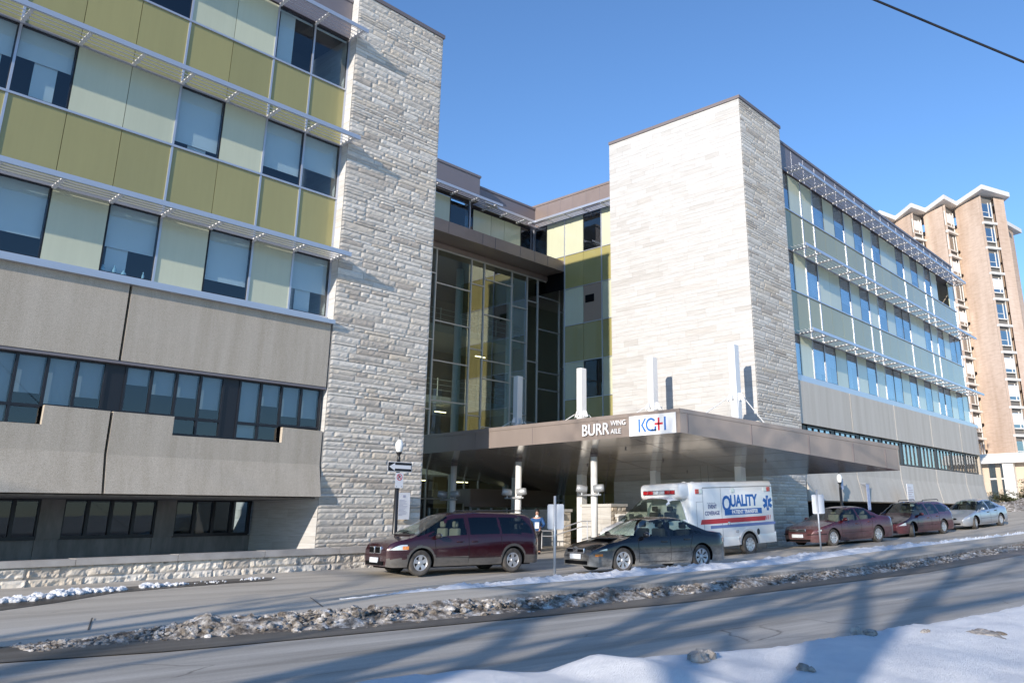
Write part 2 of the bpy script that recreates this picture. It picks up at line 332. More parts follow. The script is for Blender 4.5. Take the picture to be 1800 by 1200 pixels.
# foreground bank
CR=[(-8,8.3),(-2,7.6),(2.5,6.35),(3.86,5.62),(5.32,4.59),(7.36,3.67),(9.39,3.33),(12.15,2.81),(16,2.3),(30,.2)]
CZ=[(-8,-1.17),(3,-1.14),(3.9,-1.135),(5.1,-1.15),(5.45,-1.06),(5.8,-1.14),(7.4,-1.12),(9.4,-1.15),(12.2,-1.14),(30,-1.1)]
def bankz(x,y):
    yc=interp(x,CR); d=yc-y; zc=interp(x,CZ)
    if d<0: z=zc-.04-(zc+1.5)*smooth(-d/1.1)-.02*abs(d)
    else: z=zc-.035*d-.10*smooth(d/2.5)
    z+=.05*nz(x,y,0,.8)+.022*nz(x,y,2,2.7)+.009*nz(x*3,y,2,4)+.012*abs(nz(x,y,6,6))+.005*nz(x,y,9,17)
    return max(z,zg(x,y)-.1)
P=[]
for x in frange(-6,24,.075):
    P.append([(x,interp(x,CR)+1.6-k*.075,bankz(x,interp(x,CR)+1.6-k*.075)) for k in range(108)])
if 0:
    yc=0;row=[]
    for k in range(0):
        y=0
        d=yc-y; zc=interp(x,CZ)
        if d<0: z=zc-.04-(zc+1.5)*smooth(-d/1.1)-.02*abs(d)
        else: z=zc-.035*d+.0*d -.10*smooth(d/2.5)
        z+=.05*nz(x,y,0,.8)*1.0+.018*nz(x,y,2,2.7)+.006*nz(x*3,y,2,4)
        row.append((x,y,max(z,zg(x,y)-.1)))
    P.append(row)
struct(MB().grid(P).build('snow_bank',M_SNOW,sm=True))
M_ICE=mat('grey_road_ice',rough=.6,build=noisy((.13,.105,.08),(.46,.43,.40),7,bmp=.8,bs=30,dist=.03))
rc=random.Random(5)
for k,(x,y,r,lab,n) in enumerate(((6.12,3.93,.085,'biggest grey ice lump half buried at the crest of the foreground snow bank',5),(6.5,3.12,.06,'small brown dirt clump low on the foreground snow bank',4),(8.3,3.38,.085,'flat brown dirt clump near the crest of the foreground snow bank',4),(8.85,3.0,.045,'tiny dirt clump between two larger patches on the snow bank',3),(9.35,2.55,.14,'widest brown gritty patch on the foreground snow bank at far right',14))):
    mb=MB()
    for q in range(n):
        a=x+rc.gauss(0,r*.7); b=y+rc.gauss(0,r*.55); chunk(mb,(a,b,bankz(a,b)+r*(.15 if k!=4 else -.02)),r*rc.uniform(.45,1) if k!=4 else r*rc.uniform(.3,.6),q*5.1+k,.75 if k!=4 else .35)
    tag(mb.build('dirty_ice_clump',M_ICE),lab,'ice clump','dirt and ice clumps on the snow bank')
# ---------------------------------------------------------------- hospital building
H=empty('hospital_building','long hospital with two pale stone towers, concrete base and olive and pale green glass panels','building',(20,24,-1.6))
def hb(mb,name,m,parent=H,sm=False):
    o=mb.build(name,m,sm=sm); o.parent=parent
    base=parent; off=Vector((0,0,0))
    while base is not None: off+=base.location; base=base.parent
    o.location=-off; return o
def stonework(name,fn,L,z0,z1,seed,rough=True,hmin=.09,hmax=.24,lmin=.35,lmax=1.5,rel=1.0):
    # fn(u,z,d): u along the face, d outwards
    rr=random.Random(seed); mb=MB(); z=z0
    while z<z1-.02:
        h=rr.uniform(hmin,hmax)
        if z+h>z1-.06: h=z1-z
        u=0
        while u<L-.01:
            l=rr.uniform(lmin,lmax)
            if u+l>L-.25: l=L-u
            g=.006; a0,a1,b0,b1=u+g,u+l-g,z+g,z+h-g
            if rough:
                nx=max(3,int(l/.085)); nz_=3; base=rr.uniform(.0,.018)*rel; tilt=rr.uniform(-.012,.012); P=[]
                for i in range(nx+1):
                    row=[]
                    for j in range(nz_+1):
                        s=i/nx; t=j/nz_; uu=a0+(a1-a0)*s; zz=b0+(b1-b0)*t
                        e=min(1,min(s,1-s)*l/.03)*min(1,min(t,1-t)*h/.02+ (0 if j in(0,nz_) else .3))
                        d=base*.5+(base+tilt*(t-.5)*2+.016*rel*nz(uu+seed,zz,0,7)+.015*rel*nz(uu+seed,zz*1.5,4,19)+.012)*e
                        row.append(fn(uu,zz,max(0,d)))
                    P.append(row)
                mb.grid(P)
                # top and bottom ledges so that every course throws a shadow
                mb.grid([[r[0],fn(a0+(a1-a0)*i/nx,b0,-.03)] for i,r in enumerate(P)]); mb.grid([[r[-1],fn(a0+(a1-a0)*i/nx,b1,-.03)] for i,r in enumerate(P)])
            else:
                d=rr.uniform(0,.006); g2=.003
                mb.add([fn(u+g2,z+g2,d),fn(u+l-g2,z+g2,d),fn(u+l-g2,z+h-g2,d),fn(u+g2,z+h-g2,d)],[(0,1,2,3)])
            u+=l
        z+=h
    return mb
def tower(x0,x1,y0,y1,z0,z1,seed,lab,side_y1):
    core=MB().box(x0+.01,y0+.01,z0,x1-.01,y1,z1); t=hb(core,'stone_tower',M_MORTAR); t['label']=lab
    f=stonework('f',lambda u,z,d:(x0+u,y0-d,z),x1-x0,z0,z1,seed,rel=(.75 if x0<20 else .4)); hb(f,'split_stone_face',M_STONE,t)
    s=stonework('s',lambda u,z,d:(x0-d,y0+u,z),side_y1-y0,z0,z1,seed+1,False,.16,.3,.5,1.9); hb(s,'sawn_stone_face',M_SAWN,t)
    s=stonework('s',lambda u,z,d:(x1+d,y0+u,z),side_y1-y0,z0,z1,seed+2,False,.16,.3,.5,1.9); hb(s,'sawn_stone_face',M_SAWN,t)
    hb(MB().box(x0-.06,y0-.06,z1,x1+.06,y1,z1+.16),'roof_cap',M_CAP,t)
    return t
T1=tower(15.0,19.1,23.76,32.5,-2.2,19.36,11,'narrow split stone tower beside the olive panels, nearest the street lamp',32.5)
T2=tower(31.64,35.85,16.8,24.8,-2.0,19.4,23,'broad stone tower rising behind the entrance canopy',24.8)
LV=[(6.62,8.72,'w'),(8.72,10.98,'o'),(10.98,13.06,'w'),(13.06,15.33,'o'),(15.33,17.45,'w')]
NW=[0]
def window(axis,a0,a1,z0,z1,d,glass,blind,rs,back=.9,sgn=1,frame_=.035,parent=H):
    """axis 'x': runs along X in plane y=d; axis 'y': runs along Y in plane x=d (inside at larger d)"""
    f=(lambda a,dd,z:(a,d+dd,z)) if axis=='x' else (lambda a,dd,z:(d+dd,a,z))
    def bx(mb,a,b,d0,d1,za,zb):
        p=f(a,d0,za); q=f(b,d1,zb); mb.box(*p,*q)
    mb=MB(); p=f(a0,0,z0); q=f(a1,.012,z1); mb.box(*p,*q); o=hb(mb,'window',glass); NW[0]+=1
    fr=MB(); e=frame_
    bx(fr,a0,a1,-.012,.05,z0-.0,z0+e); bx(fr,a0,a1,-.012,.05,z1-e,z1); bx(fr,a0,a0+e,-.010,.05,z0+e,z1-e); bx(fr,a1-e,a1,-.010,.05,z0+e,z1-e)
    hb(fr,'frame',M_DARK,o)
    if blind>0:
        bl=MB(); bx(bl,a0+.04,a1-.04,.10,.11,z1-(z1-z0)*blind,z1-.02); hb(bl,'blind',M_BLIND,o)
        if rs.random()<.5 and blind<.95:
            bl=MB(); k=rs.uniform(.1,.5); bx(bl,a0+(a1-a0)*k,a0+(a1-a0)*min(1,k+.4),.16,.17,z0+.04,z1-(z1-z0)*blind*.5); hb(bl,'blind',M_BLIND,o)
    return o
class PB:
    def __init__(s,name,m,parent=None): s.n=name; s.m=m; s.p=parent or H
    def box(s,*a): hb(MB().box(*a),s.n,s.m,s.p); return s
def curtain(X0,n,step,plane,rows,silver,levels,glass,cells,seed,ymull=.055,blinds=None):
    rs=random.Random(seed); pale=PB('pale_panel',M_PALE); ol=PB('olive_panel',M_OLIVE); dk=MB(); al=MB(); Xe=X0+n*step
    # the room behind the windows
    for (z0,z1,t),ri in zip(levels,range(9)):
        if t=='o':
            dk.box(X0,plane+.08,z0-.05,Xe,plane+.10,z1+.0)
            for k in range(n): ol.box(X0+k*step+.008,plane+.0,z0+.02,X0+(k+1)*step-.008,plane+.06,z1-.03)
        else:
            row=cells[ri//2]
            for k,c in enumerate(row):
                a,b=X0+k*step,X0+(k+1)*step
                if c!='W' and c!='D': dk.box(a,plane+.075,z0,b,plane+.095,z1)
                if c=='L': pale.box(a+.008,plane,z0+.02,b-.008,plane+.06,z1-.02)
                elif c=='W': window('x',a+.01,b-.01,z0+.03,z1-.03,plane+.01,glass,rs.choice((.55,.7,.8,.9,.35)) if not blinds else blinds(ri//2,k),rs)
    for z0,z1,t in levels:
        al.box(X0,plane-ymull,z0-.035,Xe,plane+.02,z0+.03)
    for k in range(n+1):
        for li,(z0,z1,t) in enumerate(levels):
            if (k in silver and t=='o') or (k in silver): al.box(X0+k*step-.032,plane-.03,z0+.031,X0+k*step+.032,plane+.018,z1-.036)
    return pale,ol,dk,al
def sunshade(x0,x1,y,z,step,off,depth=.92,right_end=False):
    mb=MB(); mb.box(x0,y-depth-.03,z-.075,x1,y-depth+.01,z+.075)          # nosing
    for i in range(4):
        yy=y-.10-i*.20; mb.add([(x0,yy,z+.05),(x1,yy,z+.05),(x1,yy-.145,z-.045),(x0,yy-.145,z-.045),(x0,yy+.008,z+.035),(x1,yy+.008,z+.035),(x1,yy-.137,z-.06),(x0,yy-.137,z-.06)],[(0,1,2,3),(4,5,6,7),(0,1,5,4),(3,2,6,7),(0,3,7,4),(1,2,6,5)])
    o=hb(mb,'sunshade',M_ALU)
    x=x0+off
    while x<x1+.01:
        br=MB()
        br.prism([(y-depth,z-.045),(y-.0,z-.095),(y-.0,z-.0),(y-depth,z+.03)],lambda a,b,d:(d,a,b),x-.035,x+.035); 
        for i in range(6): br.box(x-.05,y-.09-i*.15,z-.10+i*.008,x+.05,y-.03-i*.15,z-.06+i*.008)
        hb(br,'bracket',M_ALUW,o); x+=step
    return o
# left wing: panel grid ends at x=14.98, module 1.43
S=1.43; X0=14.98-12*S
PL=24.2
def cells_from_right(s): return [c for c in reversed(s)]
CL=[cells_from_right('WLWLWLWLWLLW'),cells_from_right('WWLWLLWWLLWL'),cells_from_right('WWLLWWLLWLLW')]
BL={(0,11):.62,(0,9):.78,(0,7):.62,(0,5):.72,(1,11):.62,(1,10):.82,(1,8):.9,(1,5):.45,(1,4):.5,(2,11):.05,(2,10):.05}
pale,ol,dk,al=curtain(X0,12,S,PL,None,{12,11,10,8,5,2},LV,M_GLASS,CL,3,blinds=lambda r,k:BL.get((r,k),.6))
# interior rooms: dark backing with floor slabs
rm=MB()
rm.box(X0,26.5,6.4,14.9,26.6,17.6); rm.box(X0,24.35,17.46,14.9,26.5,17.6)
for z in (6.4,8.75,10.8,13.1,15.2): rm.box(X0,24.35,z,14.9,26.5,z+.15)
hb(rm,'room_interior',M_ROOM)
al.box(X0,PL-.10,6.38,14.97,PL+.02,6.62); al.box(X0,PL-.62,6.30,14.97,PL-.1,6.44)
al.box(14.98,PL-.07,6.45,15.0,PL+.03,17.45)
hb(al,'mullion',M_ALU)
hb(MB().box(X0,PL-.02,17.5,14.97,PL+.3,19.05).box(X0,PL-.06,19.05,14.97,PL+.4,19.2),'roof_fascia',M_BROWN2)
for z in (8.70,13.10,17.46): sunshade(X0,15.14,PL-.05,z+.03,S,S-.0)
for z in (8.70,13.10,17.46): pass
# precast concrete, left
YP=23.76
def precast(x0,x1,z0,z1,y,flare=0,steps=None,m=None):
    g=.035; mb=MB()
    poly=[(x0+g,z0),(x1-g,z0)]
    if steps: poly+=[p for p in steps]
    else: poly+=[(x1-g,z1),(x0+g,z1)]
    zk=z0+.62*(min(p[1] for p in poly[2:])-z0)
    if not flare: mb.prism(poly,lambda a,b,d:(a,y+d,b),0,.13)
    else:
        poly2=[(x0+g,zk),(x1-g,zk)]+poly[2:]
        mb.prism(poly2,lambda a,b,d:(a,y+d,b),0,.13)
        a,b=x0+g,x1-g
        mb.add([(a,y,zk),(b,y,zk),(b,y-flare,z0),(a,y-flare,z0),(a,y+.22,zk),(b,y+.22,zk),(b,y+.22,z0),(a,y+.22,z0)],[(0,1,2,3),(3,2,6,7),(0,3,7,4),(1,5,6,2)])
    return hb(mb,'precast_panel',m or M_CONC)
JX=[14.96,8.56,2.1,-4.4]
for a,b in zip(JX[1:],JX[:-1]): precast(a,b,4.18,6.30,YP)
precast(8.56,14.96,.66,2.8,YP,.22,[(14.93,2.74),(13.53,2.76),(13.53,2.28),(10.2,2.28),(10.2,2.80),(8.6,2.80)])
precast(2.1,8.56,.66,2.8,YP,.22,[(8.525,2.80),(6.98,2.82),(6.98,2.33),(3.7,2.33),(3.7,2.82),(2.13,2.82)])
precast(-4.4,2.1,.66,2.8,YP,.22)
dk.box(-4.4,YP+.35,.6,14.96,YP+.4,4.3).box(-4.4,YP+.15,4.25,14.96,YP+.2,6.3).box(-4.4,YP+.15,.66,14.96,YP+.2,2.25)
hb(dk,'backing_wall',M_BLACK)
def strip(xr,xl,z0f,z1,y,seed,glass=M_GLASS,pane=.69,lim=40):
    rs=random.Random(seed); fr=MB(); x=xr; g=0
    while x>xl+.5:
        ws=[]; 
        e=x-.05
        for i in range(4):
            a=e-pane; 
            if a<xl: break
            zb=z0f((a+e)/2); ws.append((a,e,zb)); e=a
        if not ws: break
        p=MB()
        for a,b,zb in ws: p.box(a+.025,y,zb+.06,b-.025,y+.012,z1-.06)
        o=hb(p,'window',glass); fm=MB()
        for a,b,zb in ws:
            fm.box(a-.03,y-.05,zb,a+.03,y+.05,z1); fm.box(a+.03,y-.05,zb,b-.03,y+.05,zb+.07); fm.box(a+.03,y-.05,z1-.08,b-.03,y+.05,z1)
            if zb<2.6: fm.box(a+.03,y-.045,2.76,b-.03,y+.045,2.84)
        fm.box(x-.08,y-.05,ws[0][2],x-.02,y+.05,z1)
        hb(fm,'frame',M_DARK,o); b_=MB()
        for a,b,zb in ws: 
            k=rs.choice((.4,.55,.75,.95)); b_.box(a+.05,y+.10,z1-(z1-zb)*k,b-.05,y+.11,z1-.05)
        hb(b_,'blind',M_BLIND2,o)
        hb(MB().box(e-.48,y-.02,z0f(e-.25),e-.03,y+.06,z1),'dark_infill_panel',M_DARK)
        x=e-.46
strip(14.93,-4.2,lambda x:2.29 if (10.2<x<13.5 or 3.7<x<6.98) else 2.80,4.14,24.0,5)
hb(MB().box(-4.4,YP+.02,4.10,14.95,YP+.3,4.17),'window_head',M_BROWN2)
hb(MB().box(-4.4,24.35,2.2,14.9,24.45,4.2),'room_interior',M_ROOM)
# ground floor recess
b=MB().box(-5,27.85,-2.3,15,28.1,-.52)
for a,c in ((8.5,9.11),(11.74,12.34),(5.3,5.9),(2.1,2.7)): b.box(a,27.72,-.52,c,28.0,.70); b.box(a,27.8,-2.2,c,27.9,-.52)
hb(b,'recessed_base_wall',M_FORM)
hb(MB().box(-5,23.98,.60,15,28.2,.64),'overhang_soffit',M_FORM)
for k,(a,c) in enumerate(((12.34,14.87),(9.11,11.74),(5.9,8.5),(2.7,5.3))):
    p=MB(); f=MB(); n=4; st=(c-a)/n
    for i in range(n): p.box(a+i*st+.05,27.82,-.44,a+(i+1)*st-.05,27.835,.58)
    for i in range(n+1): f.box(a+i*st-.045,27.76,-.50,a+i*st+.045,27.9,.66)
    f.box(a,27.75,-.54,c,27.9,-.44); f.box(a,27.75,.56,c,27.9,.66)
    o=hb(p,'window',M_GLASSL); hb(f,'frame',M_DARK,o)
hb(MB().box(-5,29,-2,15,29.1,.7),'room_interior',M_ROOM)
# ---- right wing
SR=1.44; XR=37.0-SR; PR=17.1
CR_=[list('LWLWWLWLWLWLWWLWLWWLWL')[1:],list('WLWLLWLWLWLWWLLWLWLWW'),list('WLLWLWLWLWLLWLWLWLDDL')]
CR_[0]=list('WLWWLWLWLWWLWLWLWWLWL')
pale,ol,dk,al=curtain(XR,21,SR,PR,None,{2,3,6,8,9,13,16,17,21},[(6.55,8.62,'w'),(8.62,10.88,'o'),(10.88,13.0,'w'),(13.0,15.25,'o'),(15.25,17.3,'w')],M_GLASSR,CR_,9)
XE=XR+21*SR
al.box(35.9,PR-.12,6.26,XE+1.3,PR+.02,6.50)
hb(al,'mullion',M_ALU)
hb(MB().box(XR,PR+.09,6.3,XE,PR+1.2,6.5).box(XR,PR+1.2,6.3,XE,PR+1.3,15.1).box(XR,PR+.09,8.7,XE,PR+1.2,8.85).box(XR,PR+.09,10.7,XE,PR+1.2,10.85).box(XR,PR+.09,13.1,XE,PR+1.2,13.2).box(XR,PR+.09,15.1,XE,PR+1.2,15.2).box(XR,PR+1.2,15.1,XR+18*SR,PR+1.3,17.4),'room_interior',M_ROOM)
hb(MB().add([(XR+18.0*SR,PR+.2,15.3),(XR+19.5*SR,PR+.9,15.3),(XR+19.5*SR,PR+.9,17.2),(XR+18.9*SR,PR+.3,17.2)],[(0,1,2,3)]).box(XR+18*SR,PR+1.0,15.2,XR+20*SR,PR+1.05,17.3),'penthouse_screen',M_WHITE)
hb(MB().box(35.86,PR-.04,17.38,XE+.05,PR+.5,18.86).box(35.86,PR-.10,18.86,XE+.1,PR+.7,19.0),'roof_fascia',M_BROWN2)
fj=MB()
for k in range(22): fj.box(XR+k*SR+.6-.012,PR-.052,17.4,XR+k*SR+.6+.012,PR-.04,18.85)
hb(fj,'fascia_joint',M_ALU)
for z in (8.68,13.05,17.38): sunshade(36.45,XE+(.0 if z>17 else .9),PR-.05,z+.03,SR,.55)
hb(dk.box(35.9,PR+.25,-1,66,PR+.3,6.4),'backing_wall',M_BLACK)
JR=[35.95,42.2,48.8,55.4,61.9,66.4]
for a,b in zip(JR[:-1],JR[1:]):
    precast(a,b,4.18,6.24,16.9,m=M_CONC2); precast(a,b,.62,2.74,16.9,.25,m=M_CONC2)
strip(66.0,36.0,lambda x:2.80,4.14,17.12,8,M_GLASSR)
b=MB().box(35.9,17.7,-2.5,66.2,17.9,-.6); hb(b,'recessed_base_wall',M_FORM)
for k in range(5):
    a=36.4+k*6; p=MB(); f=MB(); n=7; st=5.6/n
    for i in range(n): p.box(a+i*st+.05,17.6,-.5,a+(i+1)*st-.05,17.61,.55)
    for i in range(n+1): f.box(a+i*st-.04,17.55,-.6,a+i*st+.04,17.66,.6)
    o=hb(p,'window',M_GLASSR); hb(f,'frame',M_DARK,o)
hb(MB().box(66.2,16.95,.6,66.45,34,6.3).box(XE,PR,6.3,XE+.15,34,18.9).box(35.9,17.0,.58,66.3,18.2,.62),'wing_end_wall',M_CONC)
# ---- middle wall facing left (x=35) and recessed lobby glass
XM=35.0
Yb=[33.6,32.46,30.97,29.51,28.09,26.66,24.85]
zs=[(15.2,17.55,'w'),(13.08,15.2,'o'),(10.82,13.08,'w'),(8.6,10.82,'o'),(6.45,8.6,'w'),(4.2,6.45,'o'),(-1.4,4.2,'o')]
pl=PB('pale_panel',M_PALE); ol=PB('olive_panel',M_OLIVE); al=MB(); tp=MB(); rs=random.Random(4)
for (z0,z1,t),cs in zip(zs,('GLLWLL','OOOOOO','OOLTLL','OOOOOO','OOLWLL','OOOOOO','OOOOOO')):
    for k in range(6):
        y1,y0=Yb[k],Yb[k+1]; c=cs[k]
        if k<2 and z0<15: continue
        if c=='L': pl.box(XM,y0+.01,z0+.02,XM+.05,y1-.01,z1-.02)
        elif c=='O': ol.box(XM,y0+.01,z0+.02,XM+.05,y1-.01,z1-.02)
        elif c=='T': tp.box(XM,y0+.01,z0+.02,XM+.05,y1-.01,z1-.02)
        else: window('y',y0+.02,y1-.02,z0+.03,z1-.03,XM+.01,M_GLASS,.0,rs)
for z0,z1,t in zs[:-1]: al.box(XM-.04,24.85,z0-.02,XM+.02,(33.6 if z0>15 else 30.97),z0+.02)
for y in (28.09,30.97): al.box(XM-.05,y-.03,-1.4,XM+.02,y+.03,17.5)
al.box(XM-.05,33.55,15,XM+.02,33.62,17.5)
ol.box(XM,30.97,14.85,XM+.05,33.6,15.18)
hb(tp,'tan_panel',M_BPAN); hb(al,'mullion',M_ALU)
vg=MB().box(XM-.03,28.7,12.0,XM,29.35,12.45); hb(vg,'vent_grille',M_BLACK)
hb(MB().box(XM+.07,24.85,-1.4,XM+.2,30.9,17.4).box(XM+.07,30.9,13.2,XM+.2,33.5,17.4),'backing_wall',M_BLACK)
hb(MB().box(XM-.02,24.85,17.62,XM+.4,34.2,19.0).box(XM-.06,24.85,19.0,XM+.5,34.2,19.13),'roof_fascia',M_BROWN)
fj=MB()
for k in range(6): fj.box(XM-.03,28.2+k*1.05-.01,17.65,XM-.018,28.2+k*1.05+.01,19.0)
hb(fj,'fascia_joint',M_BROWN2)
# shade along x=35 facing -x
mb=MB(); mb.box(XM-.95,24.85,17.52,XM-.9,33.2,17.66)
for i in range(5): mb.box(XM-.16-i*.165,24.85,17.53,XM-.10-i*.165,33.0-i*.0,17.57)
o=hb(mb,'sunshade',M_ALU); br=MB()
for k in range(5): br.box(XM-.9,27.4+k*1.43,17.47,XM,27.46+k*1.43,17.53)
hb(br,'bracket',M_ALU,o)
# fourth-floor wall along x behind the lobby roof
W4=33.6; pl=PB('pale_panel',M_PALE); al=MB()
xs4=[19.2,20.6,22,23.45,24.9,26.35,27.75,29.2,29.86,31.3,32.4,33.8,34.9]
for i,(a,b) in enumerate(zip(xs4[:-1],xs4[1:])):
    f=33.2 if b<=29.3 else 33.6
    if i in (6,7): window('x',a,b,15.3,17.4,f,M_GLASS,0,rs)
    elif i in (1,3,11): window('x',a,b,15.3,17.4,f,M_GLASS,.0 if i==11 else .5,rs)
    else: pl.box(a+.01,f,15.3,b-.01,f+.05,17.4)
al.box(29.2-.03,33.12,15.2,29.2+.03,33.22,17.5); al.box(19.2,33.1,15.1,34.9,33.3,15.25)
hb(al,'mullion',M_ALU)
hb(MB().box(19.2,33.9,15,35,34,17.6),'backing_wall',M_BLACK)
hb(MB().box(19.2,32.9,17.62,29.67,33.6,19.1).box(19.15,32.85,19.1,29.72,33.8,19.24),'roof_fascia',M_BROWN2)
hb(MB().box(29.6,33.5,17.62,34.98,34.1,18.82).box(29.6,33.45,18.82,34.98,34.3,18.95),'roof_fascia',M_BROWN2)
sunshade(19.2,30.9,33.15,17.58,1.44,1.3); sunshade(29.9,34.05,33.55,17.56,1.44,.6)
# band above the lobby glass
bb=MB().box(19.2,31.0,14.22,34.97,33.6,14.88); hb(bb,'lobby_roof_band',M_BROWN)
bj=MB()
for x in (20.5,22.7,24.8,25.9,28.3,29.25,31.2,32.4,33.5): bj.box(x-.012,30.985,14.24,x+.012,31.0,14.86)
hb(bj,'fascia_joint',M_CAP)
hb(MB().box(19.2,32.45,13.93,36.8,32.7,14.2),'lobby_head_panel',M_BROWN)
YG=32.6
g=MB().box(19.2,YG,-1.5,36.9,YG+.02,13.93); lob=hb(g,'lobby_glass_wall',M_LOBBY)
mu=MB(); w_=.028
VX=[20.2,22.6,24.5,26.47,28.97,29.94,32.13,33.42,34.35,36.30,36.75]
for x in VX: mu.box(x-w_,YG-.07,-1.4,x+w_,YG-.002,13.93)
mu.box(19.2,YG-.066,13.86,36.9,YG-.002,13.93)
TR={0:[13.1,9.5,5.9],1:[12.5,8.9,5.3],2:[12.49,8.9,5.3],3:[12.0,9.95,7.84,5.77,3.7],4:[12.49,8.82,5.22,3.0],5:[12.96,10.91,8.32,7.29,4.67,3.2],6:[11.83,9.79,7.69,5.59,3.5],7:[12.4,8.76,5.2],8:[12.86,10.82,8.26,7.23,5.1],9:[12.25,8.68,5.0]}
for k,zz in TR.items():
    for z in zz: mu.box(VX[k]+w_,YG-.062,z-.03,VX[k+1]-w_,YG-.002,z+.03)
for z in (2.4,.9): mu.box(19.2,YG-.064,z-.03,36.9,YG-.003,z+.03)
hb(mu,'mullion',mat('pale_bronze_mullion',(.56,.53,.49),.4,.3),lob)
# lobby interior
M_INT=mat('lobby_wall',(.16,.145,.11),.8); M_SLAB=mat('slab_edge',(.42,.44,.42),.7)
it=MB().box(19.2,41,-1.6,38,41.1,14.2).box(19.2,32.7,13.95,38,41,14.1).box(36.9,32.7,-1.6,37,41,14); hb(it,'lobby_interior_wall',M_INT)
sl=MB()
for z in (2.3,6.3,10.5): sl.box(19.3,36.4,z,36.8,41,z+.42)
for z in (2.72,6.72,10.92):
    for q in range(3): sl.box(19.3,36.42,z+.35+q*.3,36.8,36.46,z+.38+q*.3)
    for q in range(12): sl.box(19.6+q*1.5,36.41,z,19.64+q*1.5,36.47,z+1.05)
hb(sl,'balcony_slab',M_SLAB)
for x in (29.9,34.0): hb(MB().tube([(x,34.6,-1.5),(x,34.6,13.9)],.22,16),'interior_column',mat('pale_column',(.50,.55,.60),.5),sm=True)
pt=MB().box(31.6,38.2,.5,32.6,38.3,2.3).box(33.3,38.2,4.6,34.2,38.3,6.0).box(26,38.2,3.2,28.5,38.3,5.2); hb(pt,'interior_panel',mat('interior_tan',(.40,.33,.18),.7))
M_LAMP=mat('ceiling_lamp'); M_LAMP.node_tree.nodes['Principled BSDF'].inputs['Emission Color'].default_value=(1,.82,.5,1); M_LAMP.node_tree.nodes['Principled BSDF'].inputs['Emission Strength'].default_value=4
for (x,y,z) in ((27.3,36.2,12.9),(28.2,38,8.9),(30.5,37,5.9),(33.5,37,9.6),(24.5,35.5,5.9),(28.0,35.5,1.9),(31.5,36.0,1.9),(24.5,37,1.9)):
    hb(MB().box(x,y,z,x+.8,y+.08,z+.05),'ceiling_lamp',M_LAMP)
# entrance vestibule under the canopy
V=MB().box(28.0,31.0,.68,34.4,32.5,1.36); v=hb(V,'entrance_vestibule',M_BROWN)
hb(MB().box(27.6,30.6,.50,34.0,31.0,.72),'vestibule_canopy',M_BROWN,v)
vf=MB()
for x in (28.1,28.6,29.5,30.6,31.7,32.8,34.2): vf.box(x-.04,31.0,-1.5,x+.04,31.1,.5)
vf.box(28.1,31.0,.44,34.2,31.1,.5); hb(vf,'door_frame',M_ALU,v)
hb(MB().box(28.1,31.04,-1.5,34.2,31.05,.45),'door_glass',M_LOBBY,v)
hb(MB().box(20.5,33.2,-1.5,27.5,33.3,1.0),'lobby_interior_wall',M_ROOM)
hb(MB().box(19,33.4,14.9,35.1,46,15.0).box(-5,24.6,19.0,15,46,19.04).box(35.9,17.6,18.8,65,46,18.84),'roof',M_CAP)
# ---------------------------------------------------------------- canopy
M_SOF=mat('soffit_panel',(.52,.48,.44),.14,.5)
CN=empty('entrance_canopy','big tilted bronze canopy on white columns sheltering the entrance drive','canopy',(28,20,-1.45))
def zs_(x): return 2.43+.136*(25.4-x)
Cx,Cy=23.3,15.35; Tx,Ty=31.64,10.96
YBk=32.4
def cn(mb,name,m,parent=CN,sm=False): return hb(mb,name,m,parent,sm)
cpoly=[(Cx,Cy),(Tx,Ty),(Tx,16.78),(31.6,24.9),(34.9,24.9),(34.9,31.0),(34.0,YBk),(Cx,YBk)]
mb=MB(); n=len(cpoly)
mb.add([(x,y,zs_(x)) for x,y in cpoly],[tuple(range(n))]); cn(mb,'soffit',M_SOF)
M_BRZ=mat('bronze_fascia',rough=.3,metal=.2,build=noisy((.27,.225,.20),(.33,.275,.245),.8,sc=(1,1,.3),bmp=.04))
mb=MB(); mb.add([(x,y,zs_(x)+.82) for x,y in cpoly],[tuple(range(n))]); cn(mb,'roof_deck',M_CAP)
fa=MB()
def fascia(p,q,hp=.8,hq=.8,mi=0):
    d=Vector((q[0]-p[0],q[1]-p[1],0)).normalized(); nrm=Vector((d.y,-d.x,0))*.05
    a=[(p[0],p[1],zs_(p[0])),(q[0],q[1],zs_(q[0])),(q[0],q[1],zs_(q[0])+hq),(p[0],p[1],zs_(p[0])+hp)]
    fa.add(a+[(v[0]-nrm.x,v[1]-nrm.y,v[2]) for v in a],[(0,1,2,3),(7,6,5,4),(0,1,5,4),(2,3,7,6),(1,2,6,5),(0,3,7,4)],mi)
    # small drip reveal near the top
    b=[(p[0]+nrm.x*.5,p[1]+nrm.y*.5,zs_(p[0])+hp-.12),(q[0]+nrm.x*.5,q[1]+nrm.y*.5,zs_(q[0])+hq-.12),(q[0]+nrm.x*.5,q[1]+nrm.y*.5,zs_(q[0])+hq+.02),(p[0]+nrm.x*.5,p[1]+nrm.y*.5,zs_(p[0])+hp+.02)]
    fa.add(b+[(v[0]-nrm.x*2,v[1]-nrm.y*2,v[2]) for v in b],[(0,1,2,3),(7,6,5,4),(0,1,5,4),(2,3,7,6),(1,2,6,5),(0,3,7,4)],mi)
fascia((Cx,YBk),(Cx,Cy)); fascia((Cx,Cy),(Tx,Ty),.8,.9); fascia((Tx,Ty),(Tx,16.78),.9,.82)
cn(fa,'fascia',M_BRZ)
fj=MB()
for y in (16.1,19.0,22.3,25.6,28.9): fj.box(Cx-.008,y-.01,zs_(Cx)+.02,Cx+.01,y+.01,zs_(Cx)+.68)
dv=Vector((Tx-Cx,Ty-Cy,0)); 
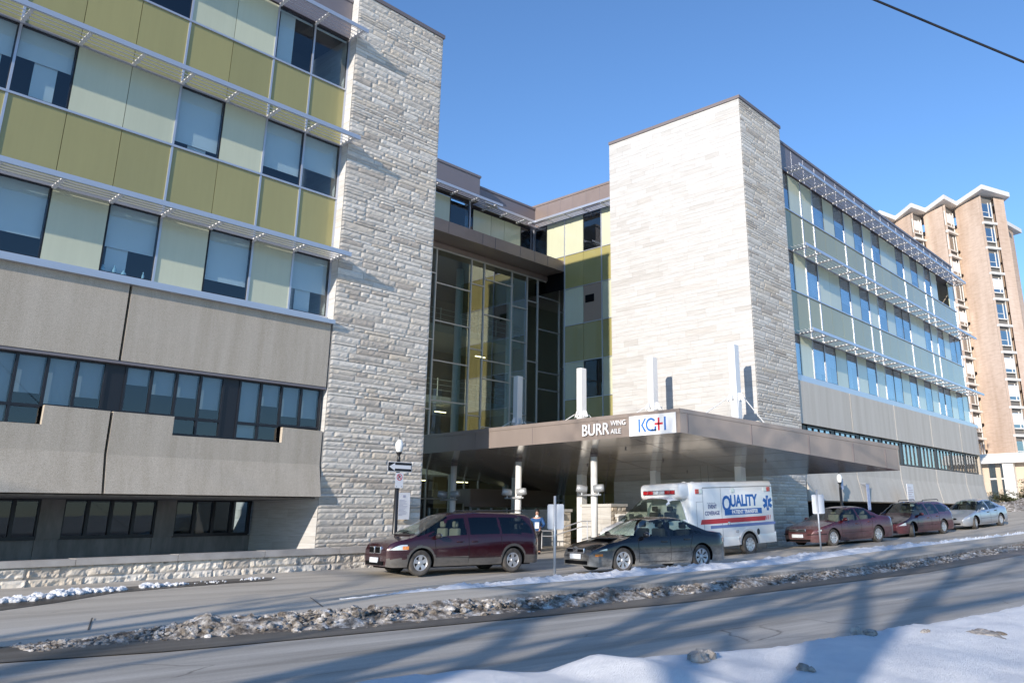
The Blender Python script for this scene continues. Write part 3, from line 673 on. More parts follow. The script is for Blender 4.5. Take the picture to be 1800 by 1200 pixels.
for t in (.03,.3,.56,.77,.93):
    x=Cx+dv.x*t; y=Cy+dv.y*t; fj.box(x-.012,y-.03,zs_(x)+.02,x+.012,y+.02,zs_(x)+.70)
cn(fj,'fascia_joint',M_CAP)
sj=MB()
for y in (17.6,20.9,25.1,29.3): sj.add([(Cx+.1,y-.012,zs_(Cx+.1)-.004),(31.5,y-.012,zs_(31.5)-.004),(31.5,y+.012,zs_(31.5)-.004),(Cx+.1,y+.012,zs_(Cx+.1)-.004)],[(0,1,2,3)])
for x in (24.6,26.0,27.4,28.8,30.2): sj.add([(x-.01,12.6+max(0,(27-x))*.55,zs_(x)-.005),(x+.01,12.6+max(0,(27-x))*.55,zs_(x)-.005),(x+.01,31,zs_(x)-.005),(x-.01,31,zs_(x)-.005)],[(0,1,2,3)])
cn(sj,'soffit_joint',M_CAP)
for x,y in ((25,19),(27.5,19),(25,23),(27.5,23),(30,19.5),(25,27),(28.6,15.0)): cn(MB().tube([(x,y,zs_(x)),(x,y,zs_(x)-.07)],.03,8),'sprinkler_head',M_CAP)
for y in (20.9,25.1,29.3):
    z0=zg(25.4,y)-.05; o=cn(MB().tube([(25.4,y,z0),(25.4,y,2.45)],.135,24),'round_column',M_WHITE,sm=True)
    cn(MB().tube([(25.4,y,2.28),(25.4,y,2.44)],.15,24),'column_collar',M_CAP,o,sm=True)
for i,y in enumerate((16.7,20.9,25.1,29.4)):
    zt=6.9 if i<3 else 7.0; a=.19
    m_=cn(MB().bbox(29.6-a,y-a*.8,zg(29.6,y)-.1,29.6+a,y+a*.8,zt,.012),'square_mast',M_WHITE)
    pl_=MB().prism([(y-.42,4.55),(y+.42,4.55),(y+.30,4.85),(y-.30,4.85)],lambda p,q,d:(d,p,q),29.56,29.60); pl_.prism([(29.6-.42,4.6),(29.6+.42,4.6),(29.6+.3,4.85),(29.6-.3,4.85)],lambda p,q,d:(p,d,q),y-.02,y+.02)
    cn(pl_,'cable_plate',M_WHITE,m_)
    for dx,dy in ((-2.6,-1.5),(-2.6,1.5),(1.6,-1.4),(1.6,1.4)):
        ex,ey=29.6+dx,y+dy
        s=Vector((29.6+(-.36 if dx<0 else .36)*0.6,y+(-.36 if dy<0 else .36)*.7,4.68)); cn(MB().tube([s,(ex,ey,zs_(ex)+.8)],.022,6),'cable',M_WHITE,m_)
M_SIGNW=mat('white_sign',(.86,.86,.86),.45); M_BLUE=mat('logo_blue',(.02,.16,.52),.5); M_RED=mat('logo_red',(.62,.02,.05),.5)
# lettering: the face looks towards -x, so text runs towards -y
zf=zs_(Cx); xf=Cx-.065
def TM(y,z): return frame((xf,y,z),(0,-1,0),(0,0,1),(-1,0,0))
# text baseline positions measured on the fascia
text('BURR',.60,'sign_letters',M_SIGNW,CN,Matrix.Translation(-CN.location)@TM(19.70,zf+.15),.02,.88,bold=.004)
text('WING',.26,'sign_letters',M_SIGNW,CN,Matrix.Translation(-CN.location)@TM(18.32,zf+.43),.015,.95)
text('AILE',.26,'sign_letters',M_SIGNW,CN,Matrix.Translation(-CN.location)@TM(18.32,zf+.14),.015,.95)
lg=MB().box(xf+.02,15.50,zf-.0,xf+.045,17.50,zf+.70); ls=cn(lg,'logo_sign',M_SIGNW)
def LP(u,v,d): return (xf+.012-d*.0+ (0.006 if d else 0), 17.62-u, zf+v)
bl=MB()
def bar(mb,poly): mb.prism(poly,lambda u,v,d:(xf+.01+d,17.50-u,zf+v),0,.012)
bar(bl,[(.42,.12),(.49,.12),(.49,.58),(.42,.58)])
bar(bl,[(.53,.35),(.68,.58),(.76,.58),(.61,.35),(.76,.12),(.68,.12)])
import math as _m
arc=[]
for k in range(0,15): a=_m.radians(35+k*(360-35-62)/14); arc.append((.96+.225*_m.cos(a),.35+.235*_m.sin(a)))
arc2=[]
for k in range(0,15): a=_m.radians(35+k*(360-35-62)/14); arc2.append((.96+.155*_m.cos(a),.35+.165*_m.sin(a)))
for k in range(14): bar(bl,[arc[k],arc[k+1],arc2[k+1],arc2[k]])
bar(bl,[(.98,.115),(1.18,.115),(1.18,.185),(.98,.185)]); bar(bl,[(1.11,.115),(1.18,.115),(1.18,.28),(1.11,.28)])
bar(bl,[(1.52,.12),(1.59,.12),(1.59,.58),(1.52,.58)]); cn(bl,'logo_letters',M_BLUE,ls)
rd=MB(); bar(rd,[(1.12,.325),(1.46,.325),(1.46,.395),(1.12,.395)]); bar(rd,[(1.255,.13),(1.325,.13),(1.325,.57),(1.255,.57)]); cn(rd,'logo_cross',M_RED,ls)
# ---------------------------------------------------------------- low stone wall in front
W=empty('stone_retaining_wall','long low two-course stone wall with smooth cap in front of the concrete wing','wall',(6,22.3,-1.5))
YW=lambda x: 22.45-.03*(x-6)
M_WSTONE=mat('wall_stone',rough=.85,spec=.25,build=f_stone(1.0))
def wall_blocks(x0,x1,zb,courses,seed,parent,yf,lm=(.55,1.5),name='stone_block_face'):
    rr=random.Random(seed); mb=MB(); z=zb
    for h in courses:
        x=x0
        while x<x1-.02:
            l=rr.uniform(*lm); l=min(l,x1-x); nx=max(4,int(l/.05)); nzz=5; P=[]
            for i in range(nx+1):
                row=[]
                for j in range(nzz+1):
                    s=i/nx;t=j/nzz; xx=x+.006+(l-.012)*s; zz=z+.005+(h-.01)*t; e=min(1,min(s,1-s)*l/.05)*min(1,min(t,1-t)*h/.05)
                    d=.0+(.03+.07*max(-.3,nz(xx,zz,seed,2.5))+.05*nz(xx,zz,seed+5,8)+.02*nz(xx,zz,3,22))*e
                    row.append((xx,yf(xx)-max(0,d),zz))
                P.append(row)
            mb.grid(P); x+=l
        z+=h
    return hb(mb,name,M_WSTONE,parent)
wall_blocks(-4,17.6,-1.56,[.26,.27],5,W,YW)
hb(MB().box(-4,22.2,-1.7,17.6,22.21,-1.6).add([(-4,YW(-4)+.0,-1.8),(17.6,YW(17.6),-1.8),(17.6,YW(17.6)+.35,-1.8),(-4,YW(-4)+.35,-1.8),(-4,YW(-4)+.0,-1.03),(17.6,YW(17.6),-1.03),(17.6,YW(17.6)+.35,-1.03),(-4,YW(-4)+.35,-1.03)],[(0,1,5,4),(4,5,6,7),(2,3,7,6),(1,2,6,5)]),'wall_core',M_MORTAR,W)
cp=MB(); x=-4; rr=random.Random(2)
while x<17.6:
    l=min(2.35,17.7-x); q=[]
    z0=-1.03;z1=-.885+.004*(x-6)
    a=(x+.006,x+l-.006)
    cp.add([(a[0],YW(a[0])-.10,z0),(a[1],YW(a[1])-.10,z0),(a[1],YW(a[1])+.4,z0),(a[0],YW(a[0])+.4,z0),(a[0],YW(a[0])-.10,z1),(a[1],YW(a[1])-.10,z1),(a[1],YW(a[1])+.4,z1),(a[0],YW(a[0])+.4,z1)],[(3,2,1,0),(4,5,6,7),(0,1,5,4),(1,2,6,5),(2,3,7,6),(3,0,4,7)])
    x+=l
hb(cp,'wall_cap',mat('cap_stone',(.42,.39,.36),.85,build=noisy((.36,.33,.30),(.47,.44,.41),2,sc=(1,1,1),bmp=.2,bs=30)),W)
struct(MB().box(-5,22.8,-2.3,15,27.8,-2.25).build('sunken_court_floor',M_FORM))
# entrance walls and piers
def pier(name,lab,x0,x1,y0,y1,z1,seed):
    e=empty(name,lab,'wall',((x0+x1)/2,(y0+y1)/2,-1.5)); e['group']='low stone walls at the entrance'
    hb(MB().box(x0+.02,y0+.02,-1.7,x1,y1,z1-.1),'wall_core',M_MORTAR,e)
    f=stonework('f',lambda u,z,d:(x0-d,y0+u,z),y1-y0,-1.6,z1-.12,seed,False,.2,.3,.4,1.2); hb(f,'stone_block_face',M_SAWN,e)
    f=stonework('f',lambda u,z,d:(x0+u,y0-d,z),x1-x0,-1.6,z1-.12,seed,True,.15,.25,.25,.6); hb(f,'split_stone_face',M_STONE,e)
    hb(MB().box(x0-.06,y0-.06,z1-.12,x1+.05,y1+.05,z1),'wall_cap',M_SAWN,e)
pier('low_stone_wall','low pale stone wall behind the back of the parking sign, by the entrance',28.6,29.1,25.35,28.3,.32,31)
pier('stone_pier','tallest pale stone pier beneath the canopy, between column and patient transfer van',28.8,29.9,22.75,24.45,.52,32)
pier('low_stone_wall','lower pale stone wall running behind the front of the patient transfer van',29.0,29.6,20.0,22.6,.08,33)
hr=empty('handrail','thin grey metal handrail with two bars beside the entrance ramp','railing',(27,24,-1.5))
rb=MB()
for dz in (0,-.22):
    rb.tube([(27.0,29.5,-.62+dz),(27.0,25.6,-.6+dz),(27.0,24.6,-.6+dz),(27.0,22.9,-.2+dz),(27.0,22.2,-.2+dz)],.025,8)
hb(rb,'rail',M_ALU,hr)
for y,zt in ((29.2,-.62),(27.2,-.61),(25.2,-.6),(22.6,-.2)): hb(MB().tube([(27.0,y,-1.6),(27.0,y,zt)],.025,8),'post',M_ALU,hr)
# ---------------------------------------------------------------- lamps, signs
M_IRON=mat('black_iron',(.015,.016,.018),.35)
M_GLOBE=mat('globe_glass',(.75,.78,.78),.15,spec=.6)
def lamp(x,y,ztop,lab):
    z0=zg(x,y); L=empty('street_lamp',lab,'street lamp',(x,y,z0),group='black street lamps')
    def p(mb,n,m,par=None,sm=True):
        o=mb.build(n,m,par or L,sm=sm); return o
    h=ztop-z0
    p(MB().tube([(0,0,-.1),(0,0,.5),(0,0,h-.72)],[.11,.085,.06],16),'pole',M_IRON); p(MB().lathe([(.0,0),(.19,0),(.19,.12),(.13,.3),(.11,.55),(.085,.6)],n=20),'base',M_IRON)
    p(MB().lathe([(.045,h-.75),(.06,h-.66),(.04,h-.6),(.07,h-.52),(.1,h-.5),(.1,h-.47),(.0,h-.46)],n=18),'collar',M_IRON)
    p(MB().lathe([(.075,h-.47),(.115,h-.38),(.13,h-.27),(.12,h-.19),(.07,h-.1),(.03,h-.07),(.001,h-.06)],n=20),'globe',M_GLOBE)
    p(MB().lathe([(.03,h-.075),(.035,h-.05),(.015,h-.03),(.01,h+.06),(.001,h+.1)],n=12),'finial',M_IRON)
    return L
LPX,LPY=16.32,21.5
lamp(LPX,LPY,2.49,'black street lamp with clear globe carrying the one way arrow sign'); 
lamp(38.6,16.35,1.95,'black street lamp under the tip of the canopy, behind the dusty red sedan')
M_SB=mat('sign_black',(.012,.012,.014),.5); M_SW=mat('sign_white',(.80,.80,.82),.5); M_SR=mat('sign_red',(.55,.03,.05),.5); M_SBK=mat('sign_back',(.62,.66,.72),.5,.3); M_GALV=mat('galvanised_steel',(.50,.52,.54),.45,.4)
def rrect(x0,z0,x1,z1,r,n=5):
    q=[]
    for cx,cz,a in ((x1-r,z0+r,-90),(x1-r,z1-r,0),(x0+r,z1-r,90),(x0+r,z0+r,180)):
        for k in range(n+1): t=R(a+90*k/n); q.append((cx+r*math.cos(t),cz+r*math.sin(t)))
    return q
ys=LPY-.09
o=empty('one_way_sign','black sign with a white arrow pointing left, on the lamp post','sign',(LPX,ys,1.5))
fn=lambda a,b,d:(LPX+a,ys+d,b)
# plate sits in the x-z plane, facing the street
hb(MB().prism(rrect(-.47,1.40,.47,1.70,.03),fn,-.004,.0),'plate',M_SW,o); hb(MB().prism(rrect(-.455,1.415,.455,1.685,.025),fn,-.007,-.0045),'black_field',M_SB,o)
hb(MB().prism([(-.42,1.55),(-.2,1.43),(-.2,1.495),(.43,1.495),(.43,1.605),(-.2,1.605),(-.2,1.67)],fn,-.011,-.0075),'arrow',M_SW,o)
o=empty('no_parking_sign','small white no parking sign with a red ring below the one way arrow','sign',(LPX,ys,1.1))
hb(MB().prism(rrect(-.155,.90,.155,1.37,.025),fn,-.004,0),'plate',M_SW,o)
rg=MB()
for k in range(24):
    a=2*math.pi*k/24;b=2*math.pi*(k+1)/24; c=(0,1.235)
    rg.prism([(c[0]+.105*math.cos(a),c[1]+.105*math.sin(a)),(c[0]+.105*math.cos(b),c[1]+.105*math.sin(b)),(c[0]+.085*math.cos(b),c[1]+.085*math.sin(b)),(c[0]+.085*math.cos(a),c[1]+.085*math.sin(a))],fn,-.008,-.0045)
rg.prism([(-.08,1.30),(-.065,1.315),(.08,1.17),(.065,1.155)],fn,-.010,-.0085); hb(rg,'red_ring',M_SR,o)
t=text('P',.17,'letter',M_SB,o,Matrix.Translation(-o.location)@frame((LPX-.05,ys-.006,1.175),(1,0,0),(0,0,1),(0,-1,0)),.001,bold=.004)
hb(MB().lathe([(.001,0),(.012,0),(.012,.004)],(LPX-.1,ys-.008,.945),8,'y').lathe([(.001,0),(.012,0),(.012,.004)],(LPX+.1,ys-.008,.945),8,'y'),'bolt',M_SB,o)
# notice board on the tower
o=empty('notice_board','white notice board with faint printed lines fixed to the stone tower','sign',(18.3,23.68,.4)); f2=lambda a,b,d:(a,23.64+d,b)
hb(MB().prism(rrect(17.98,-.06,18.52,.84,.03),f2,-.02,0),'plate',M_SW,o); lb=MB()
for k in range(13): lb.box(18.04,23.612,.08+k*.042,18.04+(.4 if k%4 else .25)*(.7+.3*((k*7)%5)/5),23.616,.092+k*.042)
lb.box(18.2,23.612,.68,18.3,23.616,.76); hb(lb,'printed_text',mat('faint_print',(.42,.42,.52),.6),o)
def post_sign(x,y,ztop,y0,y1,z0,z1,lab,gid=None,front=False):
    zb=zg(x,y); e=empty('parking_sign',lab,'sign',(x,y,zb),group=gid)
    hb(MB().tube([(x,y,zb-.1),(x,y,ztop)],.03,10),'post',M_GALV,e,True)
    hb(MB().prism(rrect(y0,z0,y1,z1,.04),lambda a,b,d:(x+.035+d,a,b),0,.006),'plate',M_SBK,e)
    hb(MB().box(x-.032,y-.02,z1-.1,x+.036,y+.02,z1-.08).box(x-.032,y-.02,z0+.08,x+.036,y+.02,z0+.1),'bracket',M_GALV,e)
post_sign(14.75,13.35,.47,13.10,13.62,-.29,.28,'back of a parking sign on a thin post between minivan and black sedan','parking sign posts')
post_sign(27.1,12.35,.82,12.12,12.56,.02,.66,'back of a parking sign on a thin post before the dusty red sedan','parking sign posts')
o=empty('information_sign','white two-panel sign on a post against the concrete, above the red station wagon','sign',(47.0,15.9,-1)); fx=lambda a,b,d:(a,15.9+d,b)
x0=46.6
hb(MB().tube([(x0+.5,15.94,-1.1),(x0+.5,15.94,.4)],.04,8),'post',M_GALV,o); hb(MB().prism(rrect(x0,.55,x0+1.05,1.60,.05),fx,-.02,0),'plate',M_SW,o); hb(MB().prism(rrect(x0+.3,.08,x0+.85,.52,.04),fx,-.02,0),'plate',M_SW,o)
lb=MB()
for k in range(7): lb.box(x0+.12,15.874,.66+k*.12,x0+.12+(.8 if k%3 else .55),15.878,.69+k*.12)
hb(lb,'printed_text',mat('faint_red_print',(.52,.40,.42),.6),o)
o=empty('banner','narrow pale blue banner hanging on the concrete wall beyond the second lamp','banner',(42.5,16.6,1)); hb(MB().box(42.55,16.60,.2,42.95,16.61,1.5),'cloth',mat('banner_cloth',(.42,.48,.66),.7,build=noisy((.3,.38,.62),(.7,.72,.78),4,bmp=0)),o); hb(MB().tube([(42.45,16.6,1.53),(43.05,16.6,1.53)],.02,6).tube([(42.45,16.6,1.53),(42.45,16.88,1.53)],.02,6),'rod',M_GALV,o)
o=empty('banner','small blue and white banner on the second black lamp post under the canopy tip','banner',(38.4,16.3,1)); hb(MB().box(38.68,16.34,1.15,38.98,16.35,1.62),'cloth',MATS['banner_cloth'],o); hb(MB().tube([(38.6,16.35,1.65),(39.0,16.35,1.65)],.015,6),'rod',M_IRON,o)
# floodlights
fl=0
labs=['twin grey floodlights on the left white column, behind the minivan roof','twin grey floodlights on the column just left of the parking sign back','twin grey floodlights on the rightmost round column near the canopy lettering']
for y,lab in zip((29.3,25.1,20.9),labs):
    z=.95 if y>22 else .98
    F=empty('floodlight_pair',lab,'floodlight',(25.4,y,z),group='floodlight pairs on the round columns')
    hb(MB().tube([(25.2,y+.62,z-.18),(25.2,y-.5,z-.18)],.035,8),'crossbar',M_GALV,F,True)
    for s,an in ((.42,-.5),(-.42,-.15)):
        c=Vector((25.15,y+s,z+.06)); d=Vector((-math.cos(an)*.6,math.sin(-an)*1.0 if s>0 else -.5,.12)).normalized() if s>0 else Vector((.5,-.75,.1)).normalized()
        hb(MB().tube([c-d*.20,c-d*.19,c+d*.12,c+d*.22],[.10,.15,.15,.13],16),'lamp_head',M_GALV,F,True); hb(MB().tube([c,c+Vector((0,0,-.24))],.03,8),'arm',M_GALV,F)
# ---------------------------------------------------------------- waste bin
o=empty('waste_bin','dark square waste bin with open top beside the person','waste bin',(24.0,24.0,zg(24,24)))
zb=o.location.z
hb(MB().bbox(23.7,23.4,zb,24.3,24.3,zb+.95,.03),'bin_body',mat('dark_bin',(.03,.03,.028),.5),o); hb(MB().bbox(23.62,23.32,zb+1.15,24.38,24.38,zb+1.25,.03),'lid',MATS['dark_bin'],o)
hb(MB().box(23.7,23.4,zb+.95,23.76,23.46,zb+1.15).box(24.24,23.4,zb+.95,24.3,23.46,zb+1.15).box(23.7,24.24,zb+.95,23.76,24.3,zb+1.15).box(24.24,24.24,zb+.95,24.3,24.3,zb+1.15),'lid_support',MATS['dark_bin'],o)
# ---------------------------------------------------------------- person (seen from the waist up behind the van)
def skin_mesh(name,nodes,edges,m,parent,root=0,lv=2):
    me=bpy.data.meshes.new(name); me.from_pydata([n[0] for n in nodes],edges,[]); o=bpy.data.objects.new(name,me); COL.objects.link(o)
    o.modifiers.new('s','SKIN'); sv=me.skin_vertices[0].data
    for i,n in enumerate(nodes): sv[i].radius=n[1] if isinstance(n[1],tuple) else (n[1],n[1]); sv[i].use_root=(i==root)
    q=o.modifiers.new('u','SUBSURF'); q.levels=lv; q.render_levels=lv
    dg=bpy.context.evaluated_depsgraph_get(); n2=bpy.data.meshes.new_from_object(o.evaluated_get(dg)); bpy.data.objects.remove(o)
    n2.materials.clear(); n2.materials.append(m); n2.polygons.foreach_set('use_smooth',[True]*len(n2.polygons)); o=bpy.data.objects.new(name,n2); COL.objects.link(o); o.parent=parent; return o
M_SKIN=mat('skin',(.62,.36,.26),.6); M_COAT=mat('blue_jacket',(.02,.08,.22),.8); M_TROU=mat('black_trousers',(.012,.012,.016),.85); M_HAIR=mat('dark_hair',(.015,.01,.008),.6)
P_=empty('person','person in a blue jacket and black trousers leaning on the waste bin, holding white papers','person',(24.1,22.75,zg(24.1,22.75)),R(0))
# faces -x,-y (towards the camera); local -y is forward
P_.rotation_euler=(0,0,R(-55))
N=[((0,0,.86),(.15,.11)),((0,0,1.02),(.14,.105)),((0,.01,1.2),(.16,.11)),((0,.02,1.33),(.13,.09)),((0,0,1.42),.055),((0,-.01,1.49),.055),((0,-.02,1.56),(.075,.09)),((0,-.02,1.63),(.05,.06)),
 ((.19,.02,1.32),.06),((.30,-.05,1.08),.045),((.18,-.26,1.02),.035),((.13,-.33,1.03),.025),
 ((-.19,.02,1.32),.06),((-.38,-.03,1.16),.045),((-.56,-.12,1.14),.035),((-.64,-.15,1.15),.025),
 ((.09,0,.8),.095),((.10,-.01,.46),.065),((.10,.02,.1),.045),((.11,-.12,.04),.04),((-.09,0,.8),.095),((-.10,-.01,.46),.065),((-.11,.02,.1),.045),((-.12,-.12,.04),.04)]
Ed=[(0,1),(1,2),(2,3),(3,4),(4,5),(5,6),(6,7),(3,8),(8,9),(9,10),(10,11),(3,12),(12,13),(13,14),(14,15),(0,16),(16,17),(17,18),(18,19),(0,20),(20,21),(21,22),(22,23)]
body=skin_mesh('body',N,Ed,M_SKIN,P_)
def infl(idx,off): return [(N[i][0],tuple(r+off for r in (N[i][1] if isinstance(N[i][1],tuple) else (N[i][1],)*2))) for i in idx]
ji=[0,1,2,3,8,9,10,12,13,14]; je=[(0,1),(1,2),(2,3),(3,4),(4,5),(5,6),(3,7),(7,8),(8,9)]
skin_mesh('jacket',infl(ji,.018),je,M_COAT,P_,1)
ti=[0,16,17,18,20,21,22]; skin_mesh('trousers',infl(ti,.016),[(0,1),(1,2),(2,3),(0,4),(4,5),(5,6)],M_TROU,P_)
MB().ell((.10,-.06,.045),(.05,.14,.05)).ell((-.11,-.06,.045),(.05,.14,.05)).build('shoes',M_TROU,P_,sm=True)
hm=MB(); hm.ell((0,.02,1.61),(.095,.10,.10)); hm.ell((0,.06,1.53),(.085,.06,.12)); hm.build('hair',M_HAIR,P_,sm=True)
fm=MB(); fm.ell((0,-.115,1.55),(.012,.02,.02)); fm.build('nose',M_SKIN,P_,sm=True)
MB().ell((.032,-.098,1.575),(.012,.008,.007)).ell((-.032,-.098,1.575),(.012,.008,.007)).build('eyes',M_HAIR,P_,sm=True)
MB().ell((0,-.104,1.505),(.024,.008,.006)).build('mouth',mat('lips',(.45,.12,.1),.5),P_,sm=True)
MB().ell((0,-.06,1.42),(.07,.06,.05)).build('scarf',M_SIGNW,P_,sm=True)
def hand(c,fwd,up,side,name='hand'):
    c,fwd,up=Vector(c),Vector(fwd).normalized(),Vector(up).normalized(); lat=fwd.cross(up)*side
    nodes=[(tuple(c),(.022,.014)),(tuple(c+fwd*.05),(.034,.014)),(tuple(c+fwd*.085),(.036,.012))]; ed=[(0,1),(1,2)]
    for k,(o_,l) in enumerate(((-.028,.062),(-.009,.072),(.010,.068),(.028,.052))):
        b=c+fwd*.088+lat*o_; i=len(nodes); nodes+=[(tuple(b),.009),(tuple(b+fwd*l*.5-up*.008),.008),(tuple(b+fwd*l*.8-up*.03),.0075)]; ed+=[(2,i),(i,i+1),(i+1,i+2)]
    b=c+fwd*.03-lat*.036; i=len(nodes); nodes+=[(tuple(b),.011),(tuple(b+fwd*.03-lat*.02-up*.01),.009),(tuple(b+fwd*.055-lat*.012-up*.02),.008)]; ed+=[(1,i),(i,i+1),(i+1,i+2)]
    return skin_mesh(name,nodes,ed,M_SKIN,P_,0,1)
hand((.13,-.33,1.03),(-.5,-1,0),(0,0,1),1); hand((-.64,-.15,1.15),(-1,-.2,0),(0,0,1),-1)
pp=MB().box(-.02,-.46,.98,.14,-.455,1.2); q=pp.build('paper',M_SIGNW); q.parent=P_; q['label']='white papers held in the hand'
# ---------------------------------------------------------------- brick tower far behind
BT=empty('brick_tower','tall tan brick tower with white folded roof edge and window strips, far right','building',(98,25,0))
def f_brick(m,N,L,b):
    v=objco(N,L,(1,1,6)); n=noi(N,L,v,1.1,6,.7); r=ramp(N,[(.28,(.52,.40,.315)),(.5,(.64,.50,.405)),(.75,(.69,.565,.475))]); L.new(n,r.inputs[0])
    n2=noi(N,L,objco(N,L,(1,1,.15)),.5,4); r2=ramp(N,[(.35,(.80,.76,.72)),(.6,(1,1,1))]); L.new(n2,r2.inputs[0]); L.new(mix(N,L,1.0,r.outputs[0],r2.outputs[0],'MULTIPLY'),b.inputs['Base Color'])
M_BRICK=mat('tan_brick',rough=.9,spec=.2,build=f_brick)
TP=[(98.2,34.6),(96.5,32.2),(98.9,31.7),(96.6,28.6),(98.5,27.95),(96.5,24.75),(98.8,24.3),(96.25,20.7)]
def wallz(mb,p,q,z0,z1,th=.0): mb.add([(p[0],p[1],z0),(q[0],q[1],z0),(q[0],q[1],z1),(p[0],p[1],z1)],[(0,1,2,3)])
full=TP+[(97.85,19.72),(99.2,18.9),(101.5,21.2),(108,24.5),(112,36),(100,36)]
wb=MB(); wb.add([(x,y,2) for x,y in full]+[(x,y,35.5) for x,y in full],[tuple(range(len(full)-1,-1,-1)),tuple(range(len(full),2*len(full)))])
br=MB()
n=len(full)
for i in range(n):
    if i in (0,2,4,6): wallz(br,full[i],full[(i+1)%n],2,35.5)
    elif i in (1,3,5,7): continue
    else: wallz(br,full[i],full[(i+1)%n],2,35.5)
hb(br,'brick_wall',M_BRICK,BT)
M_SPAN=mat('grey_spandrel',(.16,.15,.14),.8); M_CREAM=mat('cream_trim',(.72,.70,.66),.7)
for i in (1,3,5,7):
    p=Vector(full[i]); q=Vector(full[i+1]); d=(q-p); ln=d.length; d.normalize(); nr=Vector((d.y,-d.x))
    if nr.y>0: nr=-nr
    bk=MB(); a=p-nr*.0; 
    hb(MB().add([(p.x-nr.x*.35,p.y-nr.y*.35,2),(q.x-nr.x*.35,q.y-nr.y*.35,2),(q.x-nr.x*.35,q.y-nr.y*.35,35.5),(p.x-nr.x*.35,p.y-nr.y*.35,35.5)],[(0,1,2,3)]),'window_recess',M_SPAN,BT)
    for k in range(10):
        tr=MB(); z=34.9-3.03*k
        def bx(mb,u0,u1,o0,o1,za,zb):
            A=p+d*u0; B=p+d*u1; v=[]
            for zz in (za,zb):
                for (P0,o_) in ((A,o0),(B,o0),(B,o1),(A,o1)): v.append((P0.x+nr.x*o_,P0.y+nr.y*o_,zz))
            mb.add(v,[(3,2,1,0),(4,5,6,7),(0,1,5,4),(1,2,6,5),(2,3,7,6),(3,0,4,7)])
        wn=MB(); bx(wn,.12,ln*.58,-.25,-.2,z-1.85,z-.25); bx(wn,ln*.64,ln-.35,-.25,-.2,z-1.85,z-.25); o=hb(wn,'window',M_GLASSR,BT)
        fr=MB(); bx(fr,.02,.10,-.26,-.16,z-1.9,z-.1); bx(fr,ln*.58,ln*.62,-.26,-.16,z-1.9,z-.1); (bx(fr,.12,ln*.58,-.26,-.17,z-1.33,z-1.27) if i==7 else None); bx(fr,ln-.35,ln-.28,-.26,-.14,z-3.0,z); bx(fr,.12,ln-.35,-.26,-.1,z-1.98,z-1.86); hb(fr,'frame',M_CREAM,o)
        if (k in (3,6,7,8)) if i==7 else (k%2==0): cu=MB(); bx(cu,.15,ln-.4,-.2,-.17,z-1.5,z-.3); hb(cu,'curtain',M_SIGNW,o)
        bx(tr,-.02,ln+.02,-.3,.06,z-3.03+.22,z-3.03+.48)
        hb(tr,'cream_band',M_CREAM,BT)
rf=[(97.6,35.2),(95.6,32.2),(98.1,31.2),(95.7,28.4),(97.8,27.4),(95.5,24.5),(98.0,23.8),(95.2,20.2),(99.2,18.2),(102.6,20.6),(102.6,36),(98,36)]
fz=[35.6,35.9,35.6,35.9,35.6,35.9,35.6,35.9,35.6,35.7,35.7,35.7]
hb(MB().add([(x,y,z) for (x,y),z in zip(rf,fz)]+[(x,y,z+.55) for (x,y),z in zip(rf,fz)],[tuple(range(11,-1,-1)),tuple(range(12,24))]+[(i,(i+1)%12,12+(i+1)%12,12+i) for i in range(12)]),'folded_roof',M_CREAM,BT)
hb(MB().add([(x,y,z) for (x,y,z) in [(102.7,20.6,34.2),(105,20.3,34.5),(109.2,19.3,34.1),(111,24,34.2),(111,30,34.3),(102.7,30,34.3)]]+[(x,y,z+.5) for (x,y,z) in [(102.7,20.6,34.2),(105,20.3,34.5),(109.2,19.3,34.1),(111,24,34.2),(111,30,34.3),(102.7,30,34.3)]],[(5,4,3,2,1,0),(6,7,8,9,10,11)]+[(i,(i+1)%6,6+(i+1)%6,6+i) for i in range(6)]),'lower_roof',M_CREAM,BT)
hb(MB().prism([(102.3,21.2),(108.0,20.1),(110,24),(110,30),(102.3,30)],lambda a,b,d:(a,b,d),2,34.3),'brick_core',M_BRICK,BT)
hb(MB().box(88.4,8,4.75,97,23.4,5.35).box(88.8,8,5.35,97,23.2,5.7),'podium_canopy',M_CREAM,BT)
hb(MB().box(89.6,8,.5,97,22.95,4.75).box(97,8,.5,110,33,6.2),'podium_wall',mat('podium_stone',(.58,.48,.38),.9),BT)
for y in (15.2,20.2): hb(MB().bbox(88.7,y-.5,.2,89.5,y+.5,4.75,.04),'podium_column',M_CREAM,BT)
hb(MB().bbox(88.9,23.0,.2,89.5,23.5,4.75,.04),'podium_column',M_CREAM,BT)
for y,w_2 in ((21.85,.30),(20.95,.14),(17.6,.35)): o=hb(MB().box(89.5,y-w_2,1.0,89.59,y+w_2,4.7),'window',M_GLASSR,BT); hb(MB().box(89.46,y-w_2,3.2,89.5,y+w_2,3.35),'frame',M_CREAM,o)
for k,(x,h_,r_,lab) in enumerate(((7.95,.22,.07,'round blue glass vase leftmost on the window sill above the concrete band'),(8.25,.26,.06,'taller glass vase second on the window sill'),(8.5,.16,.08,'low wide glass dish in the middle of the window sill'),(9.02,.24,.035,'slim glass bottle at the right end of the window sill'))):
    o=MB().lathe([(.001,0),(r_*.7,0),(r_,h_*.35),(r_*.85,h_*.6),(r_*.35,h_*.8),(r_*.5,h_),(r_*.4,h_)],n=14).build('glass_ornament',mat('ornament_glass',(.35,.55,.65),.1,coat=1),None,True,(x,24.30,6.66))
    tag(o,lab,'ornament','glass ornaments on the window sill')
hb(MB().box(7.82,24.25,6.63,9.16,24.5,6.655),'window_sill',M_ALU)
